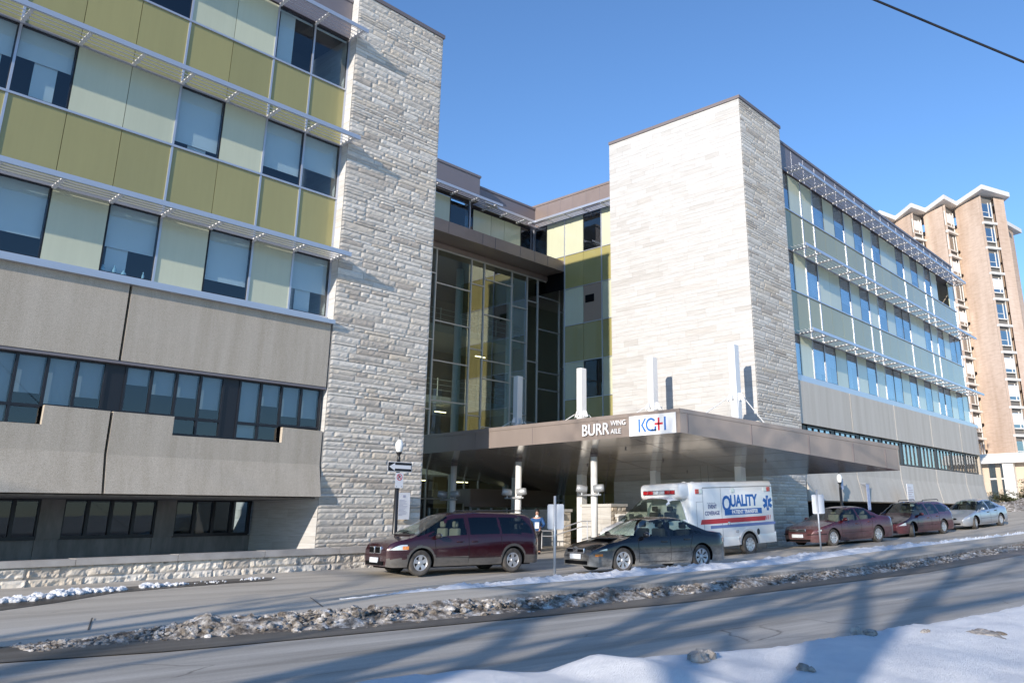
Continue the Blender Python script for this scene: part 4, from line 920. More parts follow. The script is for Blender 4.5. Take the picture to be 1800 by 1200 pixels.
# ---------------------------------------------------------------- overhead cable
mb=MB(); pts=[]
A=Vector((10.69,3.35,7.35)); B=Vector((12.31,1.79,6.44))
for k in range(41):
    t=-8+k*.5; p=A+(B-A)*t; p.z+=.012*(t-.5)**2; pts.append(p)
tag(mb.tube(pts,.018,8).build('overhead_cable',M_SB,sm=True),'black overhead cable crossing the sky at the upper right','cable')
# ---------------------------------------------------------------- evergreen shrub and roadside snow at the far right
def shrub(c,rx,ry,h,n,seed,lab):
    rr=random.Random(seed); e=empty('evergreen_shrub',lab,'shrub',c); tr=MB(); lf=MB()
    for b in range(46):
        a=rr.uniform(0,2*math.pi); z0=rr.uniform(.05,.6)*h; L=rr.uniform(.6,1.05); zt=min(h,z0+rr.uniform(.05,.4)*h)
        p0=Vector((0,rr.uniform(-.3,.3)*ry,z0*.4)); p1=Vector((math.cos(a)*rx*L,math.sin(a)*ry*L,zt)); 
        if b==0: p1=Vector((0,.5,h*1.35))
        tr.tube([p0,(p0+p1)/2+Vector((0,0,-.1)),p1],[.04,.03,.01],5)
        for k in range(n//46):
            t=rr.uniform(.25,1.05); q=p0.lerp(p1,t)+Vector((rr.gauss(0,.16),rr.gauss(0,.2),rr.gauss(0,.06)))
            u=Vector((rr.gauss(0,1),rr.gauss(0,1),rr.gauss(0,.35))).normalized(); v=u.cross(Vector((rr.gauss(0,.4),rr.gauss(0,.4),1))).normalized(); s=rr.uniform(.05,.13)
            lf.add([q-u*s,q-v*s*.35,q+u*s,q+v*s*.35],[(0,1,2,3)])
    tr.build('branches',mat('bark',(.10,.075,.055),.9),e); lf.build('foliage',mat('evergreen_needles',(.05,.075,.025),.7,build=noisy((.035,.055,.018),(.12,.12,.045),3,bmp=0)),e)
    return e
shrub((70.5,14.6,.25),1.9,3.2,1.6,13000,3,'spreading dark evergreen shrub beside the snow at the far right edge')
mb=MB(); P=[]
for i in range(70):
    row=[]
    for j in range(26):
        x=61+i*.35; y=9.6+j*.3; t=j/25*2-1
        yc=15.2-.16*(x-60)
        d=(y-yc)/2.0; h=.75*max(0,1-d*d)*(.8+.6*nz(x,y,0,.5)+.3*nz(x,y,4,1.7)+.15*nz(x,y,8,4))
        if i<6: h*=i/6
        row.append((x,y,zg(x,y)+(h if h>.02 else -.06)))
    P.append(row)
struct(mb.grid(P).build('snow_pile',M_DSNOW,sm=True))
# ---------------------------------------------------------------- bare trees behind the viewpoint
def tree(x,y,h,seed,r0,lab,lean=(0,0)):
    rr=random.Random(seed); e=empty('bare_tree',lab,'tree',(x,y,zg(x,y)),group='bare street trees'); tk=MB(); cr=MB()
    def br(p,d,L,r,lv):
        pts=[p]; rs=[r]; q=p; dd=d.copy()
        for k in range(4):
            dd=(dd+Vector((rr.gauss(0,.13),rr.gauss(0,.13),rr.gauss(0,.08)+.03))).normalized(); q=q+dd*L/4; pts.append(q); rs.append(r*(1-.45*(k+1)/4))
        (tk if lv<1 else cr).tube(pts,rs,7 if lv<2 else 4,cap=False)
        if lv>=3 or r<.012: return
        nb=rr.choice((3,4)) if lv else 5
        for k in range(nb):
            t=rr.uniform(.45,1) if k else 1; i=min(3,int(t*4)); o=pts[i].lerp(pts[i+1],t*4-i) if i<4 else pts[-1]
            a=rr.uniform(0,2*math.pi); s=rr.uniform(.4,.8); side=dd.orthogonal().normalized(); side.rotate(Matrix.Rotation(a,3,dd)); nd_=(dd*(1-s*.5)+side*s).normalized(); nd_.z=max(nd_.z,-.05)
            br(o,nd_.normalized(),L*rr.uniform(.6,.82),rs[i]*rr.uniform(.5,.72),lv+1)
    br(Vector((0,0,-.2)),Vector((lean[0],lean[1],1)).normalized(),h*.55,r0,0)
    m=mat('tree_bark',(.12,.10,.085),.95,build=noisy((.07,.06,.05),(.17,.14,.12),6,sc=(1,1,.3),bmp=.4)); tk.build('trunk',m,e,sm=True); cr.build('branches',m,e,sm=True)
tree(-10,-.55,18,5,.42,'thickest bare tree behind the viewpoint, its trunk shadow crossing the street')
tree(-10,.75,18,8,.24,'slender bare tree on the near kerb, second from the viewpoint')
tree(-15.5,.2,18,31,.28,'bare tree on the near kerb, third from the viewpoint')
tree(-9,3.2,17,12,.25,'slender bare tree closest to the street edge')
tree(-17,2.2,18,17,.3,'bare tree on the near kerb, second to last')
tree(-25,4.2,18,21,.3,'farthest bare tree along the near kerb')
# ---------------------------------------------------------------- vehicles
def paint(name,col,dust=(.30,.27,.24),dz=(.15,.85),amt=.75,rough=.22,metal=.25):
    def f(m,N,L,b):
        tc=N.new('ShaderNodeTexCoord'); sx=N.new('ShaderNodeSeparateXYZ'); L.new(tc.outputs['Object'],sx.inputs[0])
        mr=N.new('ShaderNodeMapRange'); mr.inputs[1].default_value=dz[1]; mr.inputs[2].default_value=dz[0]; L.new(sx.outputs[2],mr.inputs[0])
        n=noi(N,L,objco(N,L,(1,1,2)),3.5,6,.7); r=ramp(N,[(.3,(.35,.35,.35)),(.65,(1,1,1))]); L.new(n,r.inputs[0])
        mu=N.new('ShaderNodeMath'); mu.operation='MULTIPLY'; L.new(mr.outputs[0],mu.inputs[0]); L.new(r.outputs[0],mu.inputs[1])
        m3=N.new('ShaderNodeMath'); m3.operation='MULTIPLY'; m3.inputs[1].default_value=amt; L.new(mu.outputs[0],m3.inputs[0])
        L.new(mix(N,L,m3.outputs[0],col,dust),b.inputs['Base Color'])
        r2=N.new('ShaderNodeMapRange'); r2.inputs[3].default_value=rough; r2.inputs[4].default_value=.75; L.new(m3.outputs[0],r2.inputs[0]); L.new(r2.outputs[0],b.inputs['Roughness'])
        b.inputs['Coat Roughness'].default_value=.06
        r3=N.new('ShaderNodeMapRange'); r3.inputs[3].default_value=.9; r3.inputs[4].default_value=0; L.new(m3.outputs[0],r3.inputs[0]); L.new(r3.outputs[0],b.inputs['Coat Weight'])
    return mat(name,col,rough,metal,build=f)
M_TYRE=mat('tyre_rubber',(.035,.033,.03),.85,build=noisy((.03,.028,.026),(.12,.11,.10),5,bmp=.3))
M_RIM=mat('alloy_rim',(.55,.56,.58),.35,.6); M_CHROME=mat('chrome',(.7,.7,.72),.15,.9)
M_PLAS=mat('dark_plastic',(.03,.03,.032),.6); M_SEAT=mat('light_seat',(.26,.245,.22),.9); M_SEATD=mat('dark_seat',(.06,.06,.065),.9)
M_LENS=mat('headlight_lens',(.62,.66,.70),.08,.35,coat=1); M_AMB=mat('amber_lens',(.75,.22,.03),.2,coat=1); M_TAIL=mat('tail_lens',(.45,.01,.015),.15,coat=1); M_PLATE=mat('licence_plate',(.70,.74,.78),.5)
M_SEAM=mat('panel_gap',(.006,.006,.006),.8)
def inpoly(x,z,P):
    c=False; n=len(P)
    for i in range(n):
        x1,z1=P[i]; x2,z2=P[(i+1)%n]
        if (z1>z)!=(z2>z) and x<(x2-x1)*(z-z1)/(z2-z1)+x1: c=not c
    return c
def smoothpoly(P,x):           # smoothed interpolation of a profile
    return (interp(x-.05,P)+2*interp(x,P)+interp(x+.05,P))/4
def make_vehicle(name,label,cat,s,front,rear,ang):
    """s: spec in local coordinates, x forward from the rear axle, y left, z up. front/rear: world contact points."""
    wb=s['wb']; fo,ro=s['fo'],s['ro']; Wd=s['W']/2; Rw=s['R']; Ra=Rw+s.get('gap',.07)
    xf=wb+fo; xr=-ro
    a=R(ang); ax=Vector((-math.cos(a),math.sin(a),0)); lat=Vector((-ax.y,ax.x,0))  # left of heading
    # near side is the left side of the heading (+y local)
    F=Vector((front[0],front[1],0)); RR=Vector((rear[0],rear[1],0))
    mid=(F+RR)/2-lat*(Wd-.08); rearc=mid-ax*wb/2; frontc=mid+ax*wb/2
    zr=zg(rearc.x,rearc.y)+.012; zf_=zg(frontc.x,frontc.y)+.012
    E=empty(name,label,cat,(rearc.x,rearc.y,zr)); pit=math.atan2(zf_-zr,wb)
    E.rotation_euler=(0,-pit,math.atan2(ax.y,ax.x))
    top=lambda x: smoothpoly(s['top'],x); belt=lambda x: smoothpoly(s['belt'],x)
    sill=s['sill']
    def hw(x):                 # plan half width
        d=min(xf-x,x-xr); e=s['round'] if (xf-x)<(x-xr) else s['roundr']
        t=max(0,1-d/e); return Wd*(1-s.get('narrow',.26)*t**2.6)
    def low(x):
        z=sill
        for xc in (0,wb):
            d=abs(x-xc)
            if d<Ra: z=max(z,Rw+math.sqrt(max(0,Ra*Ra-d*d)))
        dd=min(xf-x,x-xr)
        return z+(.03*(max(0,1-dd/.25))**2 if z==sill else 0)
    NL,NU1,NU2,NU3=12,10,4,5
    def section(x):
        zt=top(x); zb=min(belt(x),zt-.015); z0=min(low(x),zb-.03); w_=hw(x); pts=[]
        for i in range(NL+1):
            t=i/NL; z=z0+(zb-z0)*t; u=(z-sill)/max(.05,belt(wb*.5)-sill); 
            bul=1-.07*max(0,(.35-u)/.35)**2-.035*max(0,(u-.55)/.45)**2+ .012*math.exp(-((u-.62)/.08)**2)*0
            pts.append((w_*bul,z,0))
        yb=pts[-1][0]; h=zt-zb; ins=min(s['tumble']*h,.28)
        yB=yb-ins*.9; zB=zb+h*.86
        for i in range(1,NU1+1): t=i/NU1; pts.append((yb+(yB-yb)*t+.02*math.sin(math.pi*t)*min(1,h*2),zb+(zB-zb)*t,1))
        yC=max(.02,yB-min(.17,.08+h*.15)); zC=zt-.012
        for i in range(1,NU2+1):
            t=i/NU2*math.pi/2; pts.append((yB+(yC-yB)*(1-math.cos(t)),zB+(zC-zB)*math.sin(t),2))
        for i in range(1,NU3+1):
            t=i/NU3; pts.append((yC*(1-t),zC+.012+ .02*(1-(1-t)**2),3))
        return pts
    xs=set()
    st=s.get('step',.03); k=int((xf-xr)/st)
    xs=[xr+(xf-xr)*i/k for i in range(k+1)]
    for q in (.012,.03,.06): xs+= [xr+q,xf-q]
    for xc in (0,wb): xs+=[xc-Ra+.001,xc+Ra-.001,xc-Ra-.001,xc+Ra+.001]
    xs=sorted(x for x in xs if xr<=x<=xf)
    SEC=[section(x) for x in xs]
    def side_y(x,z):
        p=section(x)
        for (y0,z0,_),(y1,z1,_2) in zip(p,p[1:]):
            if z0<=z<=z1 and z1>z0: return y0+(y1-y0)*(z-z0)/(z1-z0)
        return p[0][0]
    B={}
    def mbk(k):
        if k not in B: B[k]=MB()
        return B[k]
    clad=s.get('clad',0)
    for i in range(len(xs)-1):
        for j in range(len(SEC[0])-1):
            A=SEC[i][j],SEC[i+1][j],SEC[i+1][j+1],SEC[i][j+1]
            xm=(xs[i]+xs[i+1])/2; zm=sum(p[1] for p in A)/4; ym=sum(p[0] for p in A)/4; rg=A[2][2]
            key='body'
            if rg==1:
                for wi,P in enumerate(s['sidewin']):
                    if inpoly(xm,zm,P): key='side%d'%wi
            ws=s['wind']
            if ws[0]<xm<ws[1] and rg>=1 and zm>belt(xm)+.03:
                hgt=top(xm)-belt(xm)
                if rg>=2 or (rg==1 and (j-NL)>NU1*.55 and key=='body' and xm>ws[0]+.12): key='windshield'
            rw=s['rwin']
            if rw[0]<xm<rw[1] and rg>=2 and zm>belt(xm)+.06: key='rear_window'
            if clad and key=='body' and (zm<clad or any(math.hypot(xm-c,zm-Rw)<Ra+.065 for c in (0,wb)) and rg==0): key='cladding'
            for sg in (1,-1):
                q=[(xs[i if n in(0,3) else i+1],sg*A[n][0],A[n][1]) for n in range(4)]
                kk=key+('L' if sg>0 else 'R') if key.startswith('side') else key
                mbk(kk).add(q,[(0,1,2,3)])
    for e,idx in ((0,xs[0]),(-1,xs[-1])):     # end caps
        p=SEC[e]; x=idx; n=len(p); vs=[(x,q[0],q[1]) for q in p]+[(x,-q[0],q[1]) for q in p]
        fs=[(i,i+1,n+i+1,n+i) for i in range(n-1)]; 
        mbk('body').add(vs,fs)
    def merge(mb):
        return mb
    def bld(mb,nm,m,par=E,sm=True):
        o=mb.build(nm,m,par,sm)
        bm=bmesh.new(); bm.from_mesh(o.data); bmesh.ops.remove_doubles(bm,verts=bm.verts[:],dist=.0008); bmesh.ops.recalc_face_normals(bm,faces=bm.faces[:]); bm.to_mesh(o.data); bm.free()
        if sm:
            o.data.polygons.foreach_set('use_smooth',[True]*len(o.data.polygons))
            try: o.data.set_sharp_from_angle(angle=R(38))
            except Exception: pass
        return o
    pm=s['paint']; body=bld(B['body'],'body',pm)
    if 'cladding' in B: bld(B['cladding'],'cladding',s['cladmat'])
    tint=s.get('tint',())
    for k,mb in B.items():
        if k.startswith('side'): bld(mb,'side_window',M_CARTINT if int(k[4:-1]) in tint else M_CARGLASS)
        elif k=='windshield': bld(mb,'windshield',M_CARGLASS)
        elif k=='rear_window': bld(mb,'rear_window',M_CARGLASS)
    # underbody and cabin tub
    ub=MB().box(xr+.25,-(Wd-.27),.2,xf-.25,Wd-.27,.55); bc=s['cabin']
    ub.box(bc[0],-(Wd-.14),.5,bc[1],Wd-.14,belt(wb*.4)-.12); bld(ub,'underbody',M_BLACK,E,False)
    # wheels
    for xc,nm in ((0,'r'),(wb,'f')):
        for sg in (1,-1):
            wmb=MB(); w0=.0; tw=.21; y1=Wd-.03
            T=empty('wheel',None,None,(xc,sg*(y1-tw/2),Rw)); del_=T; T.parent=E; T.rotation_euler=(0,0,0 if sg>0 else math.pi)
            if nm=='f' and s.get('steer'): T.rotation_euler[2]+=R(s['steer'])
            rr_=Rw*s.get('rimf',.64)
            prof=[(rr_,tw/2-.012),(rr_+.02,tw/2),(Rw-.035,tw/2-.002),(Rw-.008,tw/2-.02),(Rw,tw/2-.05),(Rw,-tw/2+.05),(Rw-.01,-tw/2+.01),(rr_,-tw/2)]
            MB().lathe(prof,n=40,axis='y').build('tyre',M_TYRE,T,sm=True)
            rm=MB(); rm.lathe([(rr_,tw/2-.012),(rr_-.012,tw/2-.006),(rr_-.028,tw/2-.02),(rr_-.035,tw/2-.09),(rr_-.04,-.02)],n=36,axis='y')
            ns=s.get('spokes',5)
            for q in range(ns):
                aa=2*math.pi*q/ns+.3
                for off in ((0,) if not s.get('split') else (-.12,.12)):
                    ca,sa=math.cos(aa),math.sin(aa); wsp=s.get('spw',.05)
                    def pt(r_,t_,y_): return (r_*ca-t_*sa,y_,r_*sa+t_*ca)
                    o1=off*rr_; i0=.045; w1=wsp*1.15; w2=wsp*.75
                    v=[pt(i0,-w2,tw/2-.03),pt(i0,w2,tw/2-.03),pt(rr_-.015,o1+w1,tw/2-.018),pt(rr_-.015,o1-w1,tw/2-.018)]
                    v+=[(p[0],p[1]-.035,p[2]) for p in v]; rm.add(v,[(0,1,2,3),(0,4,5,1),(1,5,6,2),(2,6,7,3),(3,7,4,0)])
            rm.lathe([(.001,tw/2-.012),(.05,tw/2-.015),(.065,tw/2-.03),(.065,tw/2-.06)],n=20,axis='y'); rm.build('rim',M_RIM,T,sm=False)
            MB().lathe([(.001,0),(rr_-.03,0)],(0,-.0,0),24,'y').build('brake_disc',M_PLAS,T)
            # wheel well lining
            wl=MB(); seg=14
            for q in range(seg):
                a0=math.pi*q/seg; a1=math.pi*(q+1)/seg
                wl.quad((xc+Ra*math.cos(a0),sg*(Wd-.04),Rw+Ra*math.sin(a0)),(xc+Ra*math.cos(a1),sg*(Wd-.04),Rw+Ra*math.sin(a1)),(xc+Ra*math.cos(a1),sg*(Wd-.3),Rw+Ra*math.sin(a1)),(xc+Ra*math.cos(a0),sg*(Wd-.3),Rw+Ra*math.sin(a0)))
            wl.build('wheel_well',M_BLACK,E)
    # door seams as thin strips that follow the skin
    sm_=MB()
    for P in s['seams']:
        for sg in (1,-1):
            L_=[]
            for (x0,z0),(x1,z1) in zip(P,P[1:]):
                for k in range(8):
                    t=k/7; x=x0+(x1-x0)*t; z=z0+(z1-z0)*t; L_.append((x,z))
            row=[]
            for i,(x,z) in enumerate(L_):
                j=min(i+1,len(L_)-1); i0=max(0,i-1); dx=L_[j][0]-L_[i0][0]; dz=L_[j][1]-L_[i0][1]; dl=math.hypot(dx,dz) or 1; nx,nz2=-dz/dl*.006,dx/dl*.006
                y=side_y(x,z)+.003; row.append([(x+nx,sg*y,z+nz2),(x-nx,sg*y,z-nz2)])
            sm_.grid(row)
    bld(sm_,'door_seam',M_SEAM,E,False)
    for (x,z) in s['handles']:
        for sg in (1,-1):
            y=side_y(x,z); mb=MB().bbox(x-.1,sg*(y-.01),z-.022,x+.1,sg*(y+.028),z+.022,.01); bld(mb,'door_handle',s.get('handlemat',pm))
    xm,zm=s['mirror']
    for sg in (1,-1):
        y=side_y(xm,zm-.02); mb=MB().ell((xm,sg*(y+.13),zm+.05),(.075,.11,.075)).tube([(xm,sg*(y-.03),zm-.01),(xm,sg*(y+.08),zm+.02)],.028,8); o=bld(mb,'wing_mirror',s.get('mirmat',pm))
        bld(MB().ell((xm-.055,sg*(y+.13),zm+.05),(.03,.09,.058)),'mirror_glass',M_CHROME,o)
    # seats, steering wheel
    for (x,z) in s['seats']:
        for y in (.38,-.38):
            mb=MB().bbox(x-.08,y-.25,z-.5,x+.08,y+.25,z+.02,.05).bbox(x-.05,y-.13,z+.04,x+.05,y+.13,z+.22,.04).bbox(x-.05,y-.26,z-.58,x+.5,y+.26,z-.44,.04); bld(mb,'seat',s.get('seatmat',M_SEATD))
    xd,zd=s['dash']; bld(MB().bbox(xd-.3,-(Wd-.18),zd-.3,xd+.25,Wd-.18,zd,.05),'dashboard',M_PLAS)
    # front end
    def yat(x,z): return side_y(x,z)
    for it in s['front']:
        kind=it[0]
        if kind=='lamp':        # wraps round the corner: skin-following patch
            _,x0,x1,z0,z1,nm,m_=it
            for sg in (1,-1):
                rows=[]
                for i in range(9):
                    x=x0+(x1-x0)*i/8; r_=[]
                    for j in range(5):
                        z=z0+(z1-z0)*j/4; zz=z-(.0 if len(it)<8 else it[7]*(1-i/8)*(1 if j<2 else 0)); zz=min(zz,belt(x)-.01); r_.append((x,sg*(side_y(x,zz)+.009),zz))
                    rows.append(r_)
                if abs(x1-xf)<.05: rows.append([(xf+.012,p[1]*.99,p[2]) for p in rows[-1]]); rows.append([(xf+.014,sg*(abs(p[1])-.24),p[2]) for p in rows[-1]])
                if abs(x0-xr)<.05: rows=[[(xr-.014,sg*(abs(p[1])-.12),p[2]) for p in rows[0]],[(xr-.012,p[1]*.99,p[2]) for p in rows[0]]]+rows
                bld(MB().grid(rows),nm,m_)
        elif kind=='box':
            _,x0,x1,y0,y1,z0,z1,nm,m_,sym=it
            for sg in ((1,-1) if sym else (1,)):
                bld(MB().bbox(x0,sg*y0,z0,x1,sg*y1,z1,min(.012,abs(z1-z0)*.3)),nm,m_)
        elif kind=='ell':
            _,c,r_,nm,m_=it
            for sg in (1,-1): bld(MB().ell((c[0],sg*c[1],c[2]),r_),nm,m_)
    for it in s.get('rails',()):
        for sg in (1,-1): bld(MB().tube([(it[0],sg*it[2],it[3]-.03),(it[0]+.1,sg*it[2],it[3]+.03),(it[1]-.1,sg*it[2],it[3]+.03),(it[1],sg*it[2],it[3]-.03)],.02,6),'roof_rail',M_PLAS)
    return E,dict(side_y=side_y,bld=bld,xf=xf,xr=xr)
# minivan
wb=3.07
P_VAN=paint('maroon_paint',(.035,.005,.011),amt=.22,dz=(.2,.7))
mv=dict(wb=wb,fo=.98,ro=1.02,W=1.83,R=.345,gap=.06,sill=.24,round=.6,roundr=.35,tumble=.42,clad=.47,narrow=.24,
 cladmat=paint('grey_cladding',(.045,.044,.043),amt=.55,dz=(.1,.9),rough=.7,metal=0),
 top=[(-1.02,.45),(-1.01,.80),(-.97,1.05),(-.80,1.58),(-.62,1.68),(0,1.735),(1.2,1.745),(1.95,1.70),(2.2,1.64),(3.22,1.10),(3.35,1.04),(3.8,.95),(3.98,.86),(4.04,.74),(4.05,.5)],
 belt=[(-1.02,.95),(0,1.05),(1.5,1.03),(2.9,.99),(3.3,.95),(3.8,.82),(4.05,.68)],
 sidewin=[[(2.9,1.05),(2.25,1.44),(2.08,1.54),(1.66,1.58),(1.62,1.06)],[(1.50,1.07),(1.50,1.59),(.52,1.61),(.48,1.09)],[(.40,1.09),(.44,1.61),(-.42,1.58),(-.66,1.30),(-.74,1.12)]],
 tint=(1,2),wind=(2.2,3.2),rwin=(-1.0,-.75),cabin=(-.8,3.0),
 seams=[[(1.56,.3),(1.56,1.02),(1.58,1.66)],[(2.62,.48),(2.66,.95),(2.98,1.04)],[(.42,.75),(.44,1.05)],[(2.62,.48),(1.56,.46),(.5,.46)]],
 handles=[(1.86,.90),(1.36,.90)],mirror=(2.62,1.02),seats=[(1.75,1.25)],seatmat=M_SEAT,dash=(2.95,1.02),mirmat=M_PLAS,paint=P_VAN,spokes=5,spw=.055,rimf=.62,
 front=[('lamp',3.52,4.04,.70,.84,'headlight',M_LENS),('lamp',3.48,3.66,.71,.80,'turn_signal',M_AMB),('box',3.98,4.07,.04,.36,.60,.79,'grille_opening',M_CHROME,True),('box',4.05,4.085,.06,.34,.62,.77,'grille_mesh',M_BLACK,True),
  ('box',3.95,4.09,-.55,.55,.30,.40,'bumper_intake',M_BLACK,False),('box',4.06,4.10,-.26,.26,.36,.50,'licence_plate',M_PLATE,False),('ell',(3.90,.70,.55),(.06,.06,.05),'fog_lamp',M_LENS),
  ('lamp',-1.01,-.86,.86,1.22,'tail_light',M_TAIL),('lamp',-1.01,-.90,.76,.85,'reverse_light',M_LENS),('box',2.9,3.3,-.5,.5,1.09,1.115,'wiper',M_PLAS,False)],
 rails=[(-.5,1.3,.62,1.755)])
make_vehicle('minivan','dark maroon minivan with grey lower cladding parked nearest the one way sign','minivan',mv,(15.32,18.96),(18.33,18.32),12)
# black sedan
wb=2.675
P_BLK=paint('black_paint',(.006,.007,.011),dust=(.44,.42,.39),amt=.95,dz=(.2,.66))
def sedan(wb,fo,ro,W,H,Rw,paint_,hood,**k):
    L=wb+fo; 
    d=dict(wb=wb,fo=fo,ro=ro,W=W,R=Rw,gap=.05,sill=.175,round=.62,roundr=.5,tumble=.52,narrow=.28,
    top=[(-ro,.45),(-ro+.02,.70),(-ro+.12,hood+.17),(-ro+.6,hood+.22),(-.22,hood+.26),(.45,H-.05),(.80,H-.005),(1.25,H),(1.62,H-.05),(wb-.28,hood+.15),(wb-.08,hood+.08),(L-.4,hood-.05),(L-.1,hood-.17),(L-.01,hood-.30),(L,.42)],
    belt=[(-ro,hood+.02),(0,hood+.10),(1.3,hood+.06),(wb,hood-.03),(L-.3,hood-.16),(L,hood-.30)],
    sidewin=[[(wb-.52,hood+.11),(1.68,H-.14),(1.52,H-.09),(1.20,H-.075),(1.16,hood+.12)],[(1.07,hood+.12),(1.10,H-.075),(.68,H-.085),(.50,H-.12),(.30,hood+.29),(.24,hood+.15)],[(.20,hood+.16),(.26,hood+.28),(.14,hood+.24),(-.06,hood+.17)]],
    wind=(1.64,wb-.22),rwin=(-.28,.52),cabin=(-.1,wb-.5),
    seams=[[(1.115,.24),(1.115,hood+.08)],[(wb-.50,.26),(wb-.48,hood-.1),(wb-.50,hood+.06)],[(.36,.42),(.42,.6),(.30,hood+.12)],[(wb-.50,.26),(1.115,.24),(.5,.25)],[(wb-.5,.48),(.5,.48)]],
    handles=[(1.32,hood-.02),(.52,hood+.02)],mirror=(wb-.68,hood+.12),seats=[(1.15,hood+.3),(.3,hood+.25)],seatmat=M_SEATD,dash=(wb-.5,hood+.07),paint=paint_,spokes=5,
    front=[])
    d.update(k); return d
sb=sedan(2.675,.95,1.01,1.76,1.39,.32,P_BLK,.78,spokes=7,spw=.022,split=True,rimf=.68)
L=sb['wb']+sb['fo']
sb['front']=[('lamp',L-.42,L-.01,.58,.70,'headlight',M_LENS),('lamp',L-.30,L-.12,.44,.50,'turn_signal',M_AMB),('box',L-.02,L+.03,.10,.42,.52,.64,'grille_opening',M_CHROME,True),('box',L+.01,L+.04,.12,.40,.54,.62,'grille_mesh',M_BLACK,True),('ell',(L+.02,0.0,.60),(.03,.13,.09),'grille_shield',M_CHROME),
 ('box',L-.05,L+.03,-.55,.55,.24,.33,'bumper_intake',M_BLACK,False),('box',L+.01,L+.05,-.26,.26,.37,.50,'licence_plate',M_PLATE,False),('lamp',-1.0,-.78,.70,.84,'tail_light',M_TAIL),('box',L-1.0,L-.7,-.5,.5,.86,.88,'wiper',M_PLAS,False)]
make_vehicle('sedan','dusty black sedan parked between the minivan and the patient transfer van','car',sb,(17.83,13.71),(20.37,12.88),18)
# dusty red sedan
P_RED=paint('dull_red_paint',(.085,.008,.014),dust=(.26,.215,.205),amt=.62,dz=(.1,.95))
im=sedan(2.81,1.05,1.22,1.86,1.45,.325,P_RED,.82,spokes=9,spw=.03,rimf=.66,seatmat=M_SEAT)
L=im['wb']+im['fo']
im['front']=[('lamp',L-.35,L-.01,.60,.71,'headlight',M_LENS),('box',L-.02,L+.03,-.42,.42,.58,.69,'grille_opening',M_CHROME,False),('box',L+.015,L+.04,-.40,.40,.595,.675,'grille_mesh',M_PLAS,False),('box',L+.03,L+.05,-.07,.07,.62,.66,'bonnet_emblem',M_CHROME,False),
 ('box',L-.05,L+.03,-.6,.6,.22,.30,'bumper_intake',M_BLACK,False),('box',L+.01,L+.05,-.28,.28,.36,.49,'licence_plate',M_PLATE,False),('ell',(L-.10,.66,.29),(.05,.07,.05),'fog_lamp',M_LENS),('lamp',-1.21,-.98,.70,.86,'tail_light',M_TAIL),('lamp',L-.6,L-.05,.47,.50,'bumper_trim',M_SEAM)]
make_vehicle('sedan','dusty red sedan with chrome grille and pale grime, in front of the red station wagon','car',im,(31.6,13.85),(34.3,13.07),16)
# red station wagon
P_WAG=paint('deep_red_paint',(.09,.006,.014),dust=(.24,.19,.19),amt=.42,dz=(.1,.7))
tw_=sedan(2.76,1.02,1.20,1.86,1.50,.32,P_WAG,.80,spokes=7,spw=.04,rimf=.64,steer=24)
L=tw_['wb']+tw_['fo']; ro=1.2
tw_.update(top=[(-ro,.5),(-ro+.02,.85),(-ro+.12,1.10),(-ro+.50,1.38),(-.3,1.47),(.6,1.50),(1.45,1.50),(1.85,1.44),(2.72,.93),(2.88,.86),(L-.4,.72),(L-.1,.62),(L-.01,.5),(L,.42)],
 sidewin=[[(2.44,.91),(1.88,1.33),(1.72,1.38),(1.30,1.40),(1.26,.93)],[(1.17,.93),(1.2,1.40),(.5,1.40),(.36,1.30),(.30,.96)],[(.22,.97),(.30,1.36),(-.35,1.34),(-.68,1.18),(-.78,1.02)]],rwin=(-1.15,-.72),rails=[(-.3,1.2,.60,1.53)],roundr=.45,seams=im['seams'])
tw_['front']=[('lamp',L-.42,L-.01,.52,.64,'headlight',M_LENS),('ell',(L-.03,0,.52),(.04,.30,.06),'grille_opening',M_BLACK),('box',L-.05,L+.02,-.5,.5,.24,.32,'bumper_intake',M_BLACK,False),('box',L+.0,L+.04,-.26,.26,.34,.45,'licence_plate',M_PLATE,False),('lamp',-1.19,-.95,.72,.95,'tail_light',M_TAIL)]
make_vehicle('station_wagon','deep red station wagon with roof rails, front wheels turned out','car',tw_,(38.36,13.02),(41.06,12.5),11)
# silver sedan
P_SIL=paint('silver_paint',(.42,.45,.50),dust=(.42,.39,.35),amt=.8,dz=(.1,.6),rough=.3,metal=.6)
sn=sedan(2.64,.93,1.0,1.72,1.37,.31,P_SIL,.77,spokes=6,spw=.04,rimf=.62,steer=14,handlemat=M_PLAS,mirmat=P_SIL)
L=sn['wb']+sn['fo']
sn['front']=[('lamp',L-.34,L-.01,.51,.61,'headlight',M_LENS),('ell',(L-.0,.20,.53),(.03,.14,.045),'grille_opening',M_BLACK),('box',L-.04,L+.02,-.5,.5,.25,.33,'bumper_intake',M_BLACK,False),('ell',(L-.12,.62,.40),(.06,.06,.05),'fog_lamp',M_AMB),('lamp',-.99,-.80,.68,.82,'tail_light',M_TAIL)]
make_vehicle('sedan','silver sedan farthest up the drive beside the snow pile','car',sn,(44.37,11.94),(46.95,11.39),12)
